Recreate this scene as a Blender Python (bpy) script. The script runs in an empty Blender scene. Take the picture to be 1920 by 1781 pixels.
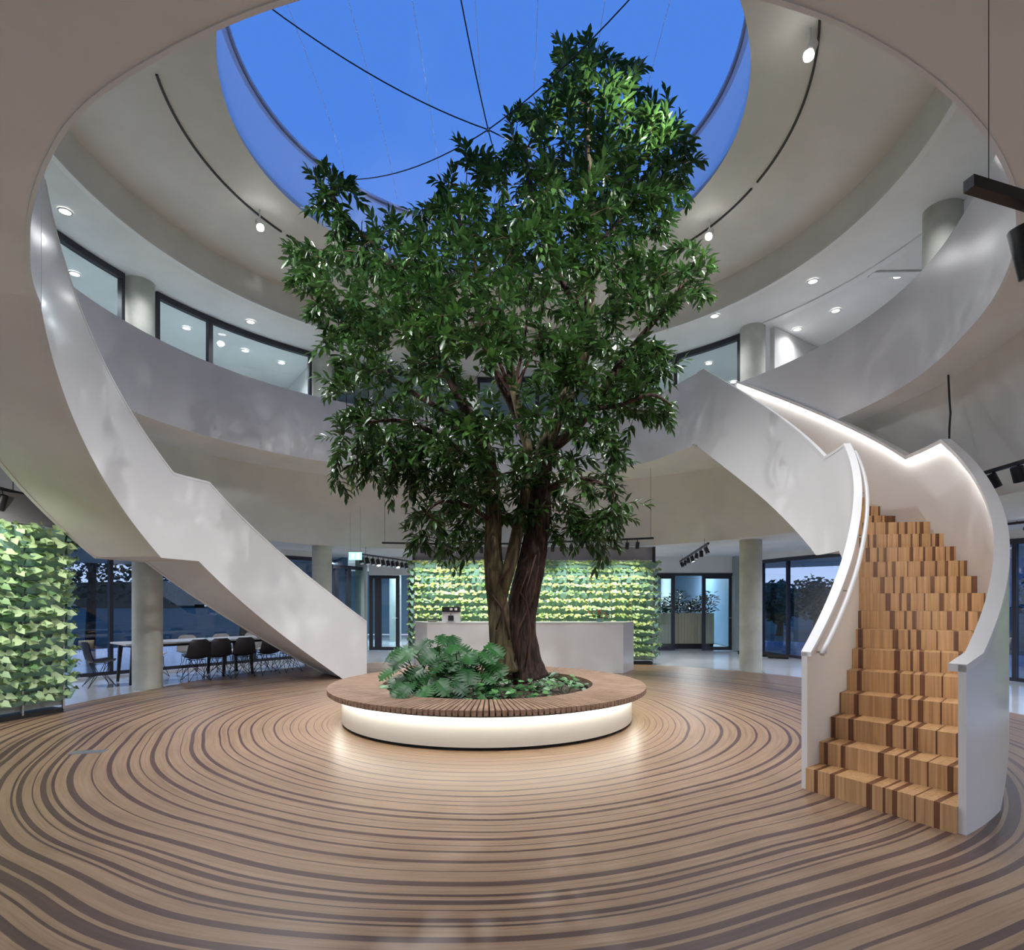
import bpy, math, random
from mathutils import Vector, Matrix, Euler
import numpy as np
random.seed(7)
rng = np.random.default_rng(11)
SC = bpy.context.scene
COL = SC.collection
PI = math.pi
rad = math.radians

# ------------------------------------------------------------------ camera, sky, exposure
cam_d = bpy.data.cameras.new('camera')
cam = bpy.data.objects.new('camera', cam_d)
COL.objects.link(cam)
cam.location = (0, 0, 1.55)
cam.rotation_euler = (PI / 2, 0, 0)
cam_d.sensor_width = 36
cam_d.lens = 36 * 1118 / 1920
cam_d.shift_y = (1125 - 890.5) / 1920
cam_d.clip_start = .05
cam_d.clip_end = 500
SC.camera = cam
SC.view_settings.view_transform = 'Standard'
SC.view_settings.look = 'None'
SC.view_settings.exposure = 0.22
SC.view_settings.gamma = 1
SC.view_settings.use_curve_mapping = False

world = bpy.data.worlds.new('dusk_sky')
SC.world = world
world.use_nodes = True
wn = world.node_tree.nodes
wl = world.node_tree.links
wn.clear()
w_out = wn.new('ShaderNodeOutputWorld')
w_bg = wn.new('ShaderNodeBackground')
w_tc = wn.new('ShaderNodeTexCoord')
w_sep = wn.new('ShaderNodeSeparateXYZ')
w_ramp = wn.new('ShaderNodeValToRGB')
w_noise = wn.new('ShaderNodeTexNoise')
w_noise.inputs['Scale'].default_value = 2.6
w_noise.inputs['Detail'].default_value = 5
w_mix = wn.new('ShaderNodeMix')
w_mix.data_type = 'RGBA'
w_mr = wn.new('ShaderNodeMapRange')
w_mr.inputs[1].default_value = .52
w_mr.inputs[2].default_value = .8
w_mr.inputs[3].default_value = 0
w_mr.inputs[4].default_value = .22
wl.new(w_tc.outputs['Generated'], w_sep.inputs[0])
wl.new(w_sep.outputs['Z'], w_ramp.inputs[0])
wl.new(w_tc.outputs['Generated'], w_noise.inputs['Vector'])
wl.new(w_noise.outputs['Fac'], w_mr.inputs[0])
wl.new(w_mr.outputs[0], w_mix.inputs[0])
wl.new(w_ramp.outputs[0], w_mix.inputs[6])
w_mix.inputs[7].default_value = (.35, .45, .8, 1)
wl.new(w_mix.outputs[2], w_bg.inputs[0])
wl.new(w_bg.outputs[0], w_out.inputs[0])
cr = w_ramp.color_ramp
cr.elements[0].position = 0
cr.elements[0].color = (.86, .82, .94, 1)
cr.elements[1].position = 1
cr.elements[1].color = (.07, .20, .66, 1)
e = cr.elements.new(.12); e.color = (.50, .58, .88, 1)
e = cr.elements.new(.35); e.color = (.14, .28, .74, 1)
e = cr.elements.new(.6); e.color = (.07, .21, .68, 1)
w_bg.inputs[1].default_value = 1.0


def lamp(name, kind, loc, energy, color=(1, .95, .88), target=None, size=.1, spot=70, blend=.6, parent=None):
    d = bpy.data.lights.new(name, kind)
    d.energy = energy
    d.color = color
    if kind == 'AREA':
        d.shape = 'DISK'
        d.size = size
    else:
        d.shadow_soft_size = size
    if kind == 'SPOT':
        d.spot_size = rad(spot)
        d.spot_blend = blend
    o = bpy.data.objects.new(name, d)
    COL.objects.link(o)
    o.location = loc
    if target is not None:
        v = Vector(target) - Vector(loc)
        o.rotation_euler = v.to_track_quat('-Z', 'Y').to_euler()
    return o


CX, CY = -.32, 8.0


def P(phi, R, z=0.):
    a = rad(phi)
    return (CX + R * math.sin(a), CY + R * math.cos(a), z)


WARM = (1, .93, .84)
NEUT = (.97, .97, 1)
COOL = (.82, .93, 1)
# track spots under the roof ring
SPOTS = [(-58, 3.95), (38, 4.0), (82, 4.0), (-105, 4.0), (-150, 4.05), (160, 4.05), (118, 4.0), (-20, 4.0), (8, 4.0)]
for k, (ph, R) in enumerate(SPOTS):
    a = P(ph, R, 7.42)
    lamp('spot_lamp', 'SPOT', a, 640, NEUT, (CX + .5 * math.sin(rad(ph)), CY + .5 * math.cos(rad(ph)), 2.6), .05, 100, .8)
# downlights of the gallery corridor, added fill lamps below the ground floor ceiling
# accent on the crown top from the upper right track spot
lamp('crown_spot_lamp', 'SPOT', (3.02, 6.42, 7.28), 1100, NEUT, (1.2, 7.9, 7.85), .05, 36, .8)
lamp('crown_spot_lamp', 'SPOT', (3.5, 10.3, 7.35), 160, NEUT, (2.1, 8.2, 5.6), .05, 30, .7)
for ph in range(-170, 180, 24):
    lamp('corridor_lamp', 'SPOT', P(ph, 5.85, 7.0), 70, NEUT, P(ph, 5.85, 0), .06, 150, 1)
GFILL = [(-150, 8.2), (-125, 8.4), (-100, 8.3), (-75, 8.3), (-50, 9.0), (-28, 9.6), (-8, 9.6), (12, 9.2), (28, 8.7), (44, 9.0), (62, 8.4), (82, 8.4), (104, 8.2), (128, 8.2), (152, 8.4), (176, 8.8)]
for ph, R in GFILL:
    lamp('ceiling_fill_lamp', 'SPOT', P(ph, R, 2.83), 150, NEUT, P(ph, R, 0), .08, 155, 1)  # unseen lamps added as general fill, without fixtures


# ------------------------------------------------------------------ helpers
def link(o, parent=None):
    COL.objects.link(o)
    if parent is not None:
        o.parent = parent
    return o


def tag(o, label=None, cat=None, group=None, kind=None):
    if label: o['label'] = label
    if cat: o['category'] = cat
    if group: o['group'] = group
    if kind: o['kind'] = kind
    return o


def thing(name, label, cat, loc=(0, 0, 0), rz=0, group=None):
    o = bpy.data.objects.new(name, None)
    o.empty_display_size = .1
    COL.objects.link(o)
    o.location = loc
    o.rotation_euler = (0, 0, rz)
    return tag(o, label, cat, group)


class MB:
    def __init__(self):
        self.v = []; self.f = []; self.m = []; self.cm = 0

    def add(self, vs, fs):
        n = len(self.v)
        self.v += [tuple(p) for p in vs]
        self.f += [tuple(i + n for i in f) for f in fs]
        self.m += [self.cm] * len(fs)
        return self

    def box(self, c, s, rz=0):
        cx, cy, cz = c
        x, y, z = s[0] / 2, s[1] / 2, s[2] / 2
        co, si = math.cos(rz), math.sin(rz)
        vs = []
        for dz in (-z, z):
            for dx, dy in ((-x, -y), (x, -y), (x, y), (-x, y)):
                vs.append((cx + dx * co - dy * si, cy + dx * si + dy * co, cz + dz))
        return self.add(vs, [(0, 3, 2, 1), (4, 5, 6, 7), (0, 1, 5, 4), (1, 2, 6, 5), (2, 3, 7, 6), (3, 0, 4, 7)])

    def sweep(self, rings, closed=False, caps=True):
        """rings: list of equal length loops of points"""
        k = len(rings[0]); n = len(rings)
        vs = [p for r in rings for p in r]
        fs = []
        rng_ = range(n if closed else n - 1)
        for i in rng_:
            j = (i + 1) % n
            for a in range(k):
                b = (a + 1) % k
                fs.append((i * k + a, i * k + b, j * k + b, j * k + a))
        if caps and not closed:
            fs.append(tuple(range(k - 1, -1, -1)))
            fs.append(tuple((n - 1) * k + a for a in range(k)))
        return self.add(vs, fs)

    def tube(self, pts, r, seg=8, caps=True):
        pts = [Vector(p) for p in pts]
        rings = []
        up = Vector((0, 0, 1))
        prev = None
        for i, p in enumerate(pts):
            t = (pts[min(i + 1, len(pts) - 1)] - pts[max(i - 1, 0)])
            if t.length < 1e-9: t = Vector((0, 0, 1))
            t.normalize()
            if prev is None:
                a = up if abs(t.z) < .9 else Vector((1, 0, 0))
                u = t.cross(a).normalized()
            else:
                u = (prev - t * prev.dot(t))
                if u.length < 1e-6: u = t.cross(Vector((1, 0, 0)))
                u.normalize()
            prev = u
            w = t.cross(u)
            rr = r[i] if isinstance(r, (list, tuple)) else r
            rings.append([p + (u * math.cos(2 * PI * s / seg) + w * math.sin(2 * PI * s / seg)) * rr for s in range(seg)])
        return self.sweep(rings, caps=caps)

    def lathe(self, prof, c=(0, 0, 0), seg=32, closed=True, caps=True):
        rings = []
        for s in range(seg):
            a = 2 * PI * s / seg
            rings.append([(c[0] + r * math.cos(a), c[1] + r * math.sin(a), c[2] + z) for r, z in prof])
        if closed:
            return self.sweep(rings, closed=True)
        k = len(prof)
        vs = [p for r in rings for p in r]
        fs = []
        for i in range(seg):
            j = (i + 1) % seg
            for a in range(k - 1):
                fs.append((i * k + a, j * k + a, j * k + a + 1, i * k + a + 1))
        if caps:
            if prof[0][0] > 1e-5: fs.append(tuple(i * k for i in range(seg - 1, -1, -1)))
            if prof[-1][0] > 1e-5: fs.append(tuple(i * k + k - 1 for i in range(seg)))
        return self.add(vs, fs)

    def mesh(self, name, mats, smooth=False):
        me = bpy.data.meshes.new(name)
        me.from_pydata(self.v, [], self.f)
        if not isinstance(mats, (list, tuple)): mats = [mats]
        for m in mats: me.materials.append(m)
        if len(mats) > 1:
            me.polygons.foreach_set('material_index', self.m)
        if smooth:
            me.polygons.foreach_set('use_smooth', [True] * len(me.polygons))
        me.update()
        return me

    def build(self, name, mats, parent=None, smooth=False, auto=None):
        me = self.mesh(name, mats, smooth or auto is not None)
        if auto is not None:
            try:
                me.set_sharp_from_angle(angle=rad(auto))
            except Exception:
                pass
        return link(bpy.data.objects.new(name, me), parent)


def dup(o, parent=None, loc=None, rot=None):
    c = o.copy()
    link(c, parent)
    if loc is not None: c.location = loc
    if rot is not None: c.rotation_euler = rot
    return c


def copy_tree(o, parent=None):
    c = o.copy(); COL.objects.link(c)
    if parent is not None: c.parent = parent
    for ch in list(o.children):
        copy_tree(ch, c)
    return c


def ip(tab, x):
    if x <= tab[0][0]: return tab[0][1]
    for (a, va), (b, vb) in zip(tab, tab[1:]):
        if x <= b:
            t = (x - a) / (b - a)
            return va + (vb - va) * t
    return tab[-1][1]


def ips(tab, x):
    """smoothed table lookup"""
    return sum(ip(tab, x + d) * w for d, w in ((-3, .15), (-1.5, .2), (0, .3), (1.5, .2), (3, .15)))


# ------------------------------------------------------------------ materials
def mat(name, color, rough=.5, metal=0., spec=None, coat=0, coat_rough=.1):
    m = bpy.data.materials.new(name)
    m.use_nodes = True
    b = m.node_tree.nodes['Principled BSDF']
    b.inputs['Base Color'].default_value = (*color, 1)
    b.inputs['Roughness'].default_value = rough
    b.inputs['Metallic'].default_value = metal
    if spec is not None: b.inputs['Specular IOR Level'].default_value = spec
    b.inputs['Coat Weight'].default_value = coat
    b.inputs['Coat Roughness'].default_value = coat_rough
    return m


def nz(m, scale, c1, c2, lo=.35, hi=.65, detail=4, coords='Object', stretch=(1, 1, 1), bump=0, bscale=None, rough=None):
    nt = m.node_tree; n = nt.nodes; l = nt.links
    b = n['Principled BSDF']
    tc = n.new('ShaderNodeTexCoord'); mp = n.new('ShaderNodeMapping')
    mp.inputs['Scale'].default_value = stretch
    no = n.new('ShaderNodeTexNoise'); no.inputs['Scale'].default_value = scale; no.inputs['Detail'].default_value = detail
    r = n.new('ShaderNodeValToRGB')
    r.color_ramp.elements[0].position = lo; r.color_ramp.elements[1].position = hi
    r.color_ramp.elements[0].color = (*c1, 1); r.color_ramp.elements[1].color = (*c2, 1)
    l.new(tc.outputs[coords], mp.inputs[0]); l.new(mp.outputs[0], no.inputs['Vector'])
    l.new(no.outputs['Fac'], r.inputs[0]); l.new(r.outputs[0], b.inputs['Base Color'])
    if bump:
        no2 = n.new('ShaderNodeTexNoise'); no2.inputs['Scale'].default_value = bscale or scale * 6
        no2.inputs['Detail'].default_value = 3
        l.new(mp.outputs[0], no2.inputs['Vector'])
        bm = n.new('ShaderNodeBump'); bm.inputs['Strength'].default_value = bump; bm.inputs['Distance'].default_value = .01
        l.new(no2.outputs['Fac'], bm.inputs['Height']); l.new(bm.outputs[0], b.inputs['Normal'])
    return m


def emis(name, color, strength):
    m = bpy.data.materials.new(name); m.use_nodes = True
    n = m.node_tree.nodes; l = m.node_tree.links
    n.clear()
    o = n.new('ShaderNodeOutputMaterial'); e_ = n.new('ShaderNodeEmission')
    e_.inputs[0].default_value = (*color, 1); e_.inputs[1].default_value = strength
    l.new(e_.outputs[0], o.inputs[0])
    return m


def glass(name, tint, refl=1.0, ior=1.5, rough=0.):
    m = bpy.data.materials.new(name); m.use_nodes = True
    n = m.node_tree.nodes; l = m.node_tree.links
    n.clear()
    o = n.new('ShaderNodeOutputMaterial'); t = n.new('ShaderNodeBsdfTransparent'); g = n.new('ShaderNodeBsdfGlossy')
    t.inputs[0].default_value = (*tint, 1); g.inputs['Roughness'].default_value = rough
    g.inputs[0].default_value = (refl, refl, refl, 1)
    f = n.new('ShaderNodeFresnel'); f.inputs[0].default_value = ior
    x = n.new('ShaderNodeMixShader')
    ge = n.new('ShaderNodeNewGeometry'); sb = n.new('ShaderNodeMath'); sb.operation = 'SUBTRACT'; sb.inputs[0].default_value = 1; mu = n.new('ShaderNodeMath'); mu.operation = 'MULTIPLY'
    l.new(ge.outputs['Backfacing'], sb.inputs[1]); l.new(sb.outputs[0], mu.inputs[0]); l.new(f.outputs[0], mu.inputs[1])
    l.new(mu.outputs[0], x.inputs[0]); l.new(t.outputs[0], x.inputs[1]); l.new(g.outputs[0], x.inputs[2]); l.new(x.outputs[0], o.inputs[0])
    return m


M = {}
M['plaster'] = nz(mat('white plaster', (.6, .58, .56), .6), 1.5, (.69, .685, .67), (.75, .745, .73), bump=.03, bscale=60)
M['band'] = mat('satin white balustrade paint', (.70, .71, .73), .32, spec=.5)
M['stairwhite'] = mat('satin white stair paint', (.73, .73, .72), .3, coat=.3, coat_rough=.15)
M['cap'] = mat('white cap lacquer', (.74, .74, .73), .35)
M['concrete'] = nz(mat('cast concrete', (.42, .42, .38), .75), 3, (.46, .48, .43), (.57, .58, .52), bump=.1, bscale=30, detail=8)
M['pilaster'] = nz(mat('grey green render', (.3, .36, .35), .7), 2, (.27, .33, .33), (.32, .38, .37), bump=.05)
M['floor'] = nz(mat('pale blue grey screed', (.5, .54, .58), .12), .6, (.46, .50, .55), (.58, .61, .64), bump=.01)
M['black'] = mat('black powder coated metal', (.012, .012, .016), .4)
M['frame'] = mat('anthracite window frame', (.02, .022, .035), .45)
M['header'] = mat('grey header board', (.22, .21, .23), .5)
M['steel'] = mat('brushed steel', (.5, .52, .52), .35, metal=.9)
M['cream'] = mat('cream lacquered bench wall', (.80, .78, .70), .35, coat=.2)
M['dark'] = mat('dark recess', (.015, .013, .012), .8)
M['desk'] = mat('solid surface white desk', (.66, .66, .64), .25, coat=.3)
M['soil'] = nz(mat('brown soil', (.06, .04, .03), .95), 14, (.035, .022, .016), (.12, .085, .065), bump=.9, bscale=40)
M['tray'] = nz(mat('teal green planter plastic', (.2, .36, .3), .45), 4, (.17, .33, .28), (.24, .42, .35))
M['gf'] = glass('facade glass', (.74, .87, .98), 1.0, 1.9)
M['gi'] = glass('partition glass', (.90, .97, .98), .8, 1.5)
M['film'] = glass('skylight film', (.95, .97, 1), .6, 1.4)
M['drum'] = bpy.data.materials.new('translucent drum glazing'); M['drum'].use_nodes = True
_n = M['drum'].node_tree.nodes; _l = M['drum'].node_tree.links; _n.clear()
_o = _n.new('ShaderNodeOutputMaterial'); _t = _n.new('ShaderNodeBsdfTransparent'); _t.inputs[0].default_value = (.86, .88, .9, 1)
_d = _n.new('ShaderNodeBsdfTranslucent'); _d.inputs[0].default_value = (.85, .88, .92, 1)
_e = _n.new('ShaderNodeBsdfDiffuse'); _e.inputs[0].default_value = (.7, .7, .72, 1)
_a = _n.new('ShaderNodeMixShader'); _a.inputs[0].default_value = .5; _b = _n.new('ShaderNodeMixShader'); _b.inputs[0].default_value = .45
_l.new(_d.outputs[0], _a.inputs[1]); _l.new(_e.outputs[0], _a.inputs[2]); _l.new(_t.outputs[0], _b.inputs[1]); _l.new(_a.outputs[0], _b.inputs[2]); _l.new(_b.outputs[0], _o.inputs[0])
M['drumrim'] = mat('blue grey dome rim', (.35, .42, .6), .5)
M['seam'] = mat('pale film seam', (.55, .65, .85), .4)
M['led'] = emis('warm led strip', (1, .97, .88), 22)
M['led2'] = emis('neutral led strip', (1, .95, .90), 22)
M['bulb'] = emis('lit lamp lens', (1, .97, .92), 30)
M['dl'] = emis('lit downlight', (1, .98, .95), 12)
M['tubelight'] = emis('linear office light', (.85, .96, 1), 5)
M['exit'] = emis('lit exit sign', (.35, 1, .75), 1.6)
M['exitw'] = emis('lit exit pictogram', (.9, 1, .97), 2.4)
M['bark'] = nz(mat('dark red brown bark', (.08, .05, .035), .9), 6, (.012, .007, .005), (.085, .046, .032), stretch=(6, 6, .8), bump=1.0, bscale=22, detail=8)
M['bark2'] = nz(mat('mossy olive bark', (.1, .08, .04), .9), 4, (.028, .024, .010), (.15, .115, .055), stretch=(5, 5, .7), bump=1.0, bscale=18, detail=8)
M['twig'] = mat('reddish twig bark', (.07, .030, .02), .8)
M['chair'] = mat('black moulded shell', (.02, .02, .028), .4)
M['chairw'] = mat('off white moulded shell', (.6, .57, .55), .4)
M['tabletop'] = mat('white laminate', (.7, .72, .75), .25)
M['cladding'] = nz(mat('pale oak cladding', (.4, .36, .26), .5), 2, (.36, .34, .25), (.46, .42, .31), stretch=(20, 20, .6))
M['blueg'] = mat('dusk window blue', (.13, .22, .33), .5)  # dusk outside the office windows, painted in as a wall colour
M['red'] = mat('red petals', (.55, .10, .06), .6)
M['orange'] = mat('orange petals', (.65, .25, .12), .6)
M['grass'] = nz(mat('dark lawn', (.03, .06, .03), .9), .5, (.02, .05, .025), (.05, .10, .045))
M['bldg'] = nz(mat('distant building grey', (.2, .22, .3), .8), .5, (.15, .18, .26), (.22, .25, .32))


def leafmat(name, dark, light, rough=.35, trans=.25):
    m = bpy.data.materials.new(name); m.use_nodes = True
    n = m.node_tree.nodes; l = m.node_tree.links
    b = n['Principled BSDF']
    at = n.new('ShaderNodeAttribute'); at.attribute_name = 'var'
    oi = n.new('ShaderNodeObjectInfo')
    ad = n.new('ShaderNodeMath'); ad.operation = 'ADD'
    mu = n.new('ShaderNodeMath'); mu.operation = 'MULTIPLY'; mu.inputs[1].default_value = .35
    l.new(oi.outputs['Random'], mu.inputs[0]); l.new(mu.outputs[0], ad.inputs[0]); l.new(at.outputs['Fac'], ad.inputs[1])
    r = n.new('ShaderNodeValToRGB')
    r.color_ramp.elements[0].color = (*dark, 1); r.color_ramp.elements[1].color = (*light, 1)
    r.color_ramp.elements[0].position = .1; r.color_ramp.elements[1].position = 1.15 if False else 1.0
    l.new(ad.outputs[0], r.inputs[0]); l.new(r.outputs[0], b.inputs['Base Color'])
    b.inputs['Roughness'].default_value = rough
    tr = n.new('ShaderNodeBsdfTranslucent'); l.new(r.outputs[0], tr.inputs[0])
    mx = n.new('ShaderNodeMixShader'); mx.inputs[0].default_value = trans
    out = n['Material Output']
    l.new(b.outputs[0], mx.inputs[1]); l.new(tr.outputs[0], mx.inputs[2]); l.new(mx.outputs[0], out.inputs[0])
    return m


M['leaf'] = leafmat('glossy tree leaf', (.012, .040, .012), (.085, .19, .035), .33, .2)
M['monstera'] = leafmat('monstera leaf', (.006, .040, .014), (.035, .15, .03), .38, .1)
M['monstera'].node_tree.nodes['Principled BSDF'].inputs['Specular IOR Level'].default_value = .3
M['ivy'] = leafmat('ground ivy leaf', (.02, .08, .025), (.12, .30, .09), .4, .15)
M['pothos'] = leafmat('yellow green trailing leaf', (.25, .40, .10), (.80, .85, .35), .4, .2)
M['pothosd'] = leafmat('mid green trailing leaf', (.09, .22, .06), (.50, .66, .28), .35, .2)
M['pothosb'] = leafmat('pale broad trailing leaf', (.10, .24, .08), (.60, .76, .42), .4, .2)
M['outleaf'] = leafmat('garden tree leaf', (.012, .03, .02), (.05, .10, .05), .6, .2)


def strip_mat(name, c1, c2, c3, rough):
    """wood strip flooring: fine 1-D streaks across the ring coordinate plus slow drift along it"""
    m = bpy.data.materials.new(name); m.use_nodes = True
    n = m.node_tree.nodes; l = m.node_tree.links
    b = n['Principled BSDF']
    at = n.new('ShaderNodeAttribute'); at.attribute_name = 'ring'
    sp = n.new('ShaderNodeSeparateXYZ'); l.new(at.outputs['Vector'], sp.inputs[0])
    cb = n.new('ShaderNodeCombineXYZ')
    m1 = n.new('ShaderNodeMath'); m1.operation = 'MULTIPLY'; m1.inputs[1].default_value = 42
    m2 = n.new('ShaderNodeMath'); m2.operation = 'MULTIPLY'; m2.inputs[1].default_value = .9
    l.new(sp.outputs[0], m1.inputs[0]); l.new(sp.outputs[1], m2.inputs[0])
    l.new(m1.outputs[0], cb.inputs[0]); l.new(m2.outputs[0], cb.inputs[1])
    no = n.new('ShaderNodeTexNoise'); no.inputs['Scale'].default_value = 1; no.inputs['Detail'].default_value = 5
    no.inputs['Roughness'].default_value = .75
    l.new(cb.outputs[0], no.inputs['Vector'])
    r = n.new('ShaderNodeValToRGB')
    r.color_ramp.elements[0].position = .28; r.color_ramp.elements[0].color = (*c1, 1)
    r.color_ramp.elements[1].position = .72; r.color_ramp.elements[1].color = (*c3, 1)
    e_ = r.color_ramp.elements.new(.5); e_.color = (*c2, 1)
    l.new(no.outputs['Fac'], r.inputs[0]); l.new(r.outputs[0], b.inputs['Base Color'])
    b.inputs['Roughness'].default_value = rough
    return m


M['fl_light'] = strip_mat('pale teak flooring', (.165, .103, .060), (.262, .170, .106), (.34, .23, .150), .38)
M['fl_dark'] = strip_mat('dark inlay flooring', (.05, .027, .025), (.078, .042, .037), (.11, .062, .05), .38)
M['st_light'] = nz(mat('pale stair timber', (.5, .3, .15), .4), 9, (.40, .225, .095), (.58, .345, .165), stretch=(6, 6, .15), detail=5)
M['st_dark'] = nz(mat('dark stair timber', (.16, .07, .03), .4), 9, (.10, .040, .016), (.20, .082, .032), stretch=(6, 6, .15), detail=5)
M['slat'] = nz(mat('bench slat timber', (.3, .19, .13), .5), 5, (.22, .135, .088), (.38, .25, .17), stretch=(1, 6, 6), detail=5)
_n = M['slat'].node_tree.nodes; _l = M['slat'].node_tree.links
_oi = _n.new('ShaderNodeObjectInfo'); _cb = _n.new('ShaderNodeCombineXYZ'); _m = _n.new('ShaderNodeMath'); _m.operation = 'MULTIPLY'; _m.inputs[1].default_value = 40
_l.new(_oi.outputs['Random'], _m.inputs[0]); _l.new(_m.outputs[0], _cb.inputs[0]); _l.new(_m.outputs[0], _cb.inputs[1])
_mp = [x for x in _n if x.type == 'MAPPING'][0]; _l.new(_cb.outputs[0], _mp.inputs['Location'])

# ------------------------------------------------------------------ ground floor: screed and the ring patterned timber
RFL = [(-180, 8.8), (-140, 8.4), (-115, 7.3), (-100, 6.5), (-88, 6.25), (-70, 6.35), (-55, 6.9), (-38, 7.45), (0, 7.4), (31, 7.25), (47, 7.3), (60, 7.3), (87, 7.2), (110, 7.5), (140, 8.2), (180, 8.8)]
mb = MB()
seg = 96
mb.lathe([(15.5, -.2), (15.5, -.012), (0, -.012)], (0, 11, 0), seg, closed=False)
tag(mb.build('floor', M['floor']), kind='structure')
fbase = bpy.data.objects.new('floor_timber', None); COL.objects.link(fbase)
fbase['kind'] = 'structure'
S0 = [(0, .99), (60, .97), (75, .90), (88, .88), (100, .875), (114, .877), (126, .90), (138, .92), (151, .94), (163, .965), (176, .99), (190, .985), (202, .955), (214, .91), (228, .90), (246, .905), (270, .93), (310, .97), (360, .99)]
S1 = [(0, .97), (40, .95), (70, .955), (88, .98), (103, 1.0), (113, .995), (123, .975), (132, .965), (141, .96), (150, .957), (158, .972), (167, .988), (176, 1.0), (186, .987), (194, .973), (202, .955), (209, .94), (217, .925), (226, .92), (246, .915), (262, .95), (280, .98), (300, .96), (330, .985), (360, .97)]
S2 = [(0, .98), (30, .96), (60, 1.0), (90, .97), (115, .99), (129, .98), (139, .978), (147, .965), (155, .955), (163, .972), (168, .986), (176, 1.0), (186, .998), (193, .985), (200, .966), (205, .96), (211, .962), (217, .96), (225, .955), (231, .95), (240, .94), (250, .935), (265, .965), (285, .99), (305, .96), (335, 1.0), (360, .98)]


S3 = [(0, .98), (30, .965), (60, .995), (90, .965), (112, .985), (129, .982), (139, .984), (147, .974), (151, .966), (158, .966), (162, .972), (166, .985), (170, .997), (176, 1.003), (190, 1.003), (195, 1.0), (198, .992), (201, .982), (204, .970), (208, .964), (214, .965), (222, .955), (231, .945), (245, .94), (262, .97), (285, .99), (305, .96), (335, 1.0), (360, .98)]


def ip2(tab, x):
    return sum(ip(tab, x + d) * w for d, w in ((-2, .25), (0, .5), (2, .25)))


def ringr(phi, r0):
    p = phi % 360
    a, b, c, d = ips(S0, p), ip2(S1, p), ip2(S2, p), ip2(S3, p)
    if r0 > 5.4: return r0 * d
    if r0 > 4.75: return r0 * (c + (d - c) * (r0 - 4.75) / .65)
    if r0 < 2.0: s = 1.0
    elif r0 < 2.9: s = 1 + (a - 1) * (r0 - 2.0) / .9
    elif r0 < 3.6: s = a + (b - a) * (r0 - 2.9) / .7
    elif r0 < 4.7: s = b + (c - b) * (r0 - 3.6) / 1.1
    else: s = c
    return r0 * s


darks = [(2.08, .010), (2.16, .014), (2.28, .012), (2.41, .022), (2.53, .012), (2.67, .026), (2.80, .014), (2.93, .03), (3.06, .016), (3.19, .032), (3.32, .034), (3.44, .02), (3.53, .022), (3.70, .042), (3.81, .046), (3.91, .010), (4.03, .026), (4.15, .046), (4.25, .010), (4.34, .03), (4.48, .044), (4.60, .012), (4.75, .06), (4.875, .03), (4.945, .05), (5.02, .012), (5.11, .045), (5.16, .02), (5.27, .05), (5.41, .06), (5.50, .085), (5.585, .02)]
r_ = 5.70
rr = random.Random(5)
while r_ < 8.7:
    w_ = rr.choice([.012, .02, .03, .045, .06])
    darks.append((r_, w_)); r_ += rr.uniform(.10, .24)
darks = [(a, w * (.8 if a < 3.6 else .88)) for a, w in darks]
bands = []
cur = 1.80
for r0, w in darks:
    bands.append((cur, r0 - w / 2, 0)); bands.append((r0 - w / 2, r0 + w / 2, 1)); cur = r0 + w / 2
bands.append((cur, 9.0, 0))
NA = 288
tabs = [(ips(S0, p * 360 / NA), 0) for p in range(NA)]
for (ra, rb, dk) in bands:
    parts = [(ra, rb)]
    if not dk and rb - ra > .11:
        parts = [(ra, (ra + rb) / 2 - .004), ((ra + rb) / 2 - .004, rb)]
    for (a_, b_) in parts:
        vs = []; fs = []; att = []
        cnt = 0
        prev = None; first = None
        for k in range(NA):
            ph = k * 360 / NA
            lim = ip(RFL, ph if ph <= 180 else ph - 360)
            qa, qb = min(ringr(ph, a_), lim), min(ringr(ph, b_), lim)
            if qb - qa < .0005:
                prev = None
                continue
            idx = len(vs)
            vs += [P(ph, qa, 0), P(ph, qb, 0)]
            att += [(a_, rad(ph) * a_, 0), (a_ + (b_ - a_) * (qb - qa) / max(ringr(ph, b_) - ringr(ph, a_), 1e-6), rad(ph) * a_, 0)]
            if prev is not None: fs.append((prev, prev + 1, idx + 1, idx))
            if k == 0: first = idx
            prev = idx
        if prev is not None and first is not None and prev != first:
            i2 = len(vs)
            vs += [vs[first], vs[first + 1]]
            att += [(att[first][0], rad(360) * a_, 0), (att[first + 1][0], rad(360) * a_, 0)]
            fs.append((prev, prev + 1, i2 + 1, i2))
        if not fs: continue
        me = bpy.data.meshes.new('strip')
        me.from_pydata(vs, [], fs)
        me.materials.append(M['fl_dark'] if dk else M['fl_light'])
        A = me.attributes.new('ring', 'FLOAT_VECTOR', 'POINT')
        A.data.foreach_set('vector', [c for p in att for c in p])
        o = link(bpy.data.objects.new('timber_strip', me), fbase)
        if dk: o['label'] = 'dark brown inlay strip'

# ------------------------------------------------------------------ atrium shell
RG1 = [(-122, 5.45), (30, 5.45), (37, 5.22), (44, 4.90), (50, 4.70), (54, 4.60)]
RG2 = [(50, 5.68), (70, 5.60), (88, 5.52), (96, 5.47), (107, 5.39), (130, 5.41), (161, 5.41), (180, 5.32), (190, 5.2), (197, 5.11), (206, 5.03), (212, 4.94), (217, 4.88), (222, 4.83), (228, 4.78), (240, 4.77), (250, 4.77)]
R3 = [(-122, 6.2), (-90, 6.6), (-60, 6.7), (20, 6.75), (45, 6.72), (60, 6.4), (80, 5.98), (110, 5.92), (180, 5.9), (215, 6.0), (240, 6.2)]
R4 = [(-122, 7.3), (-80, 7.2), (-45, 7.35), (-30, 7.9), (0, 7.8), (30, 7.5), (47, 7.15), (64, 6.75), (90, 6.5), (120, 6.9), (150, 7.2), (240, 7.3)]
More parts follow.
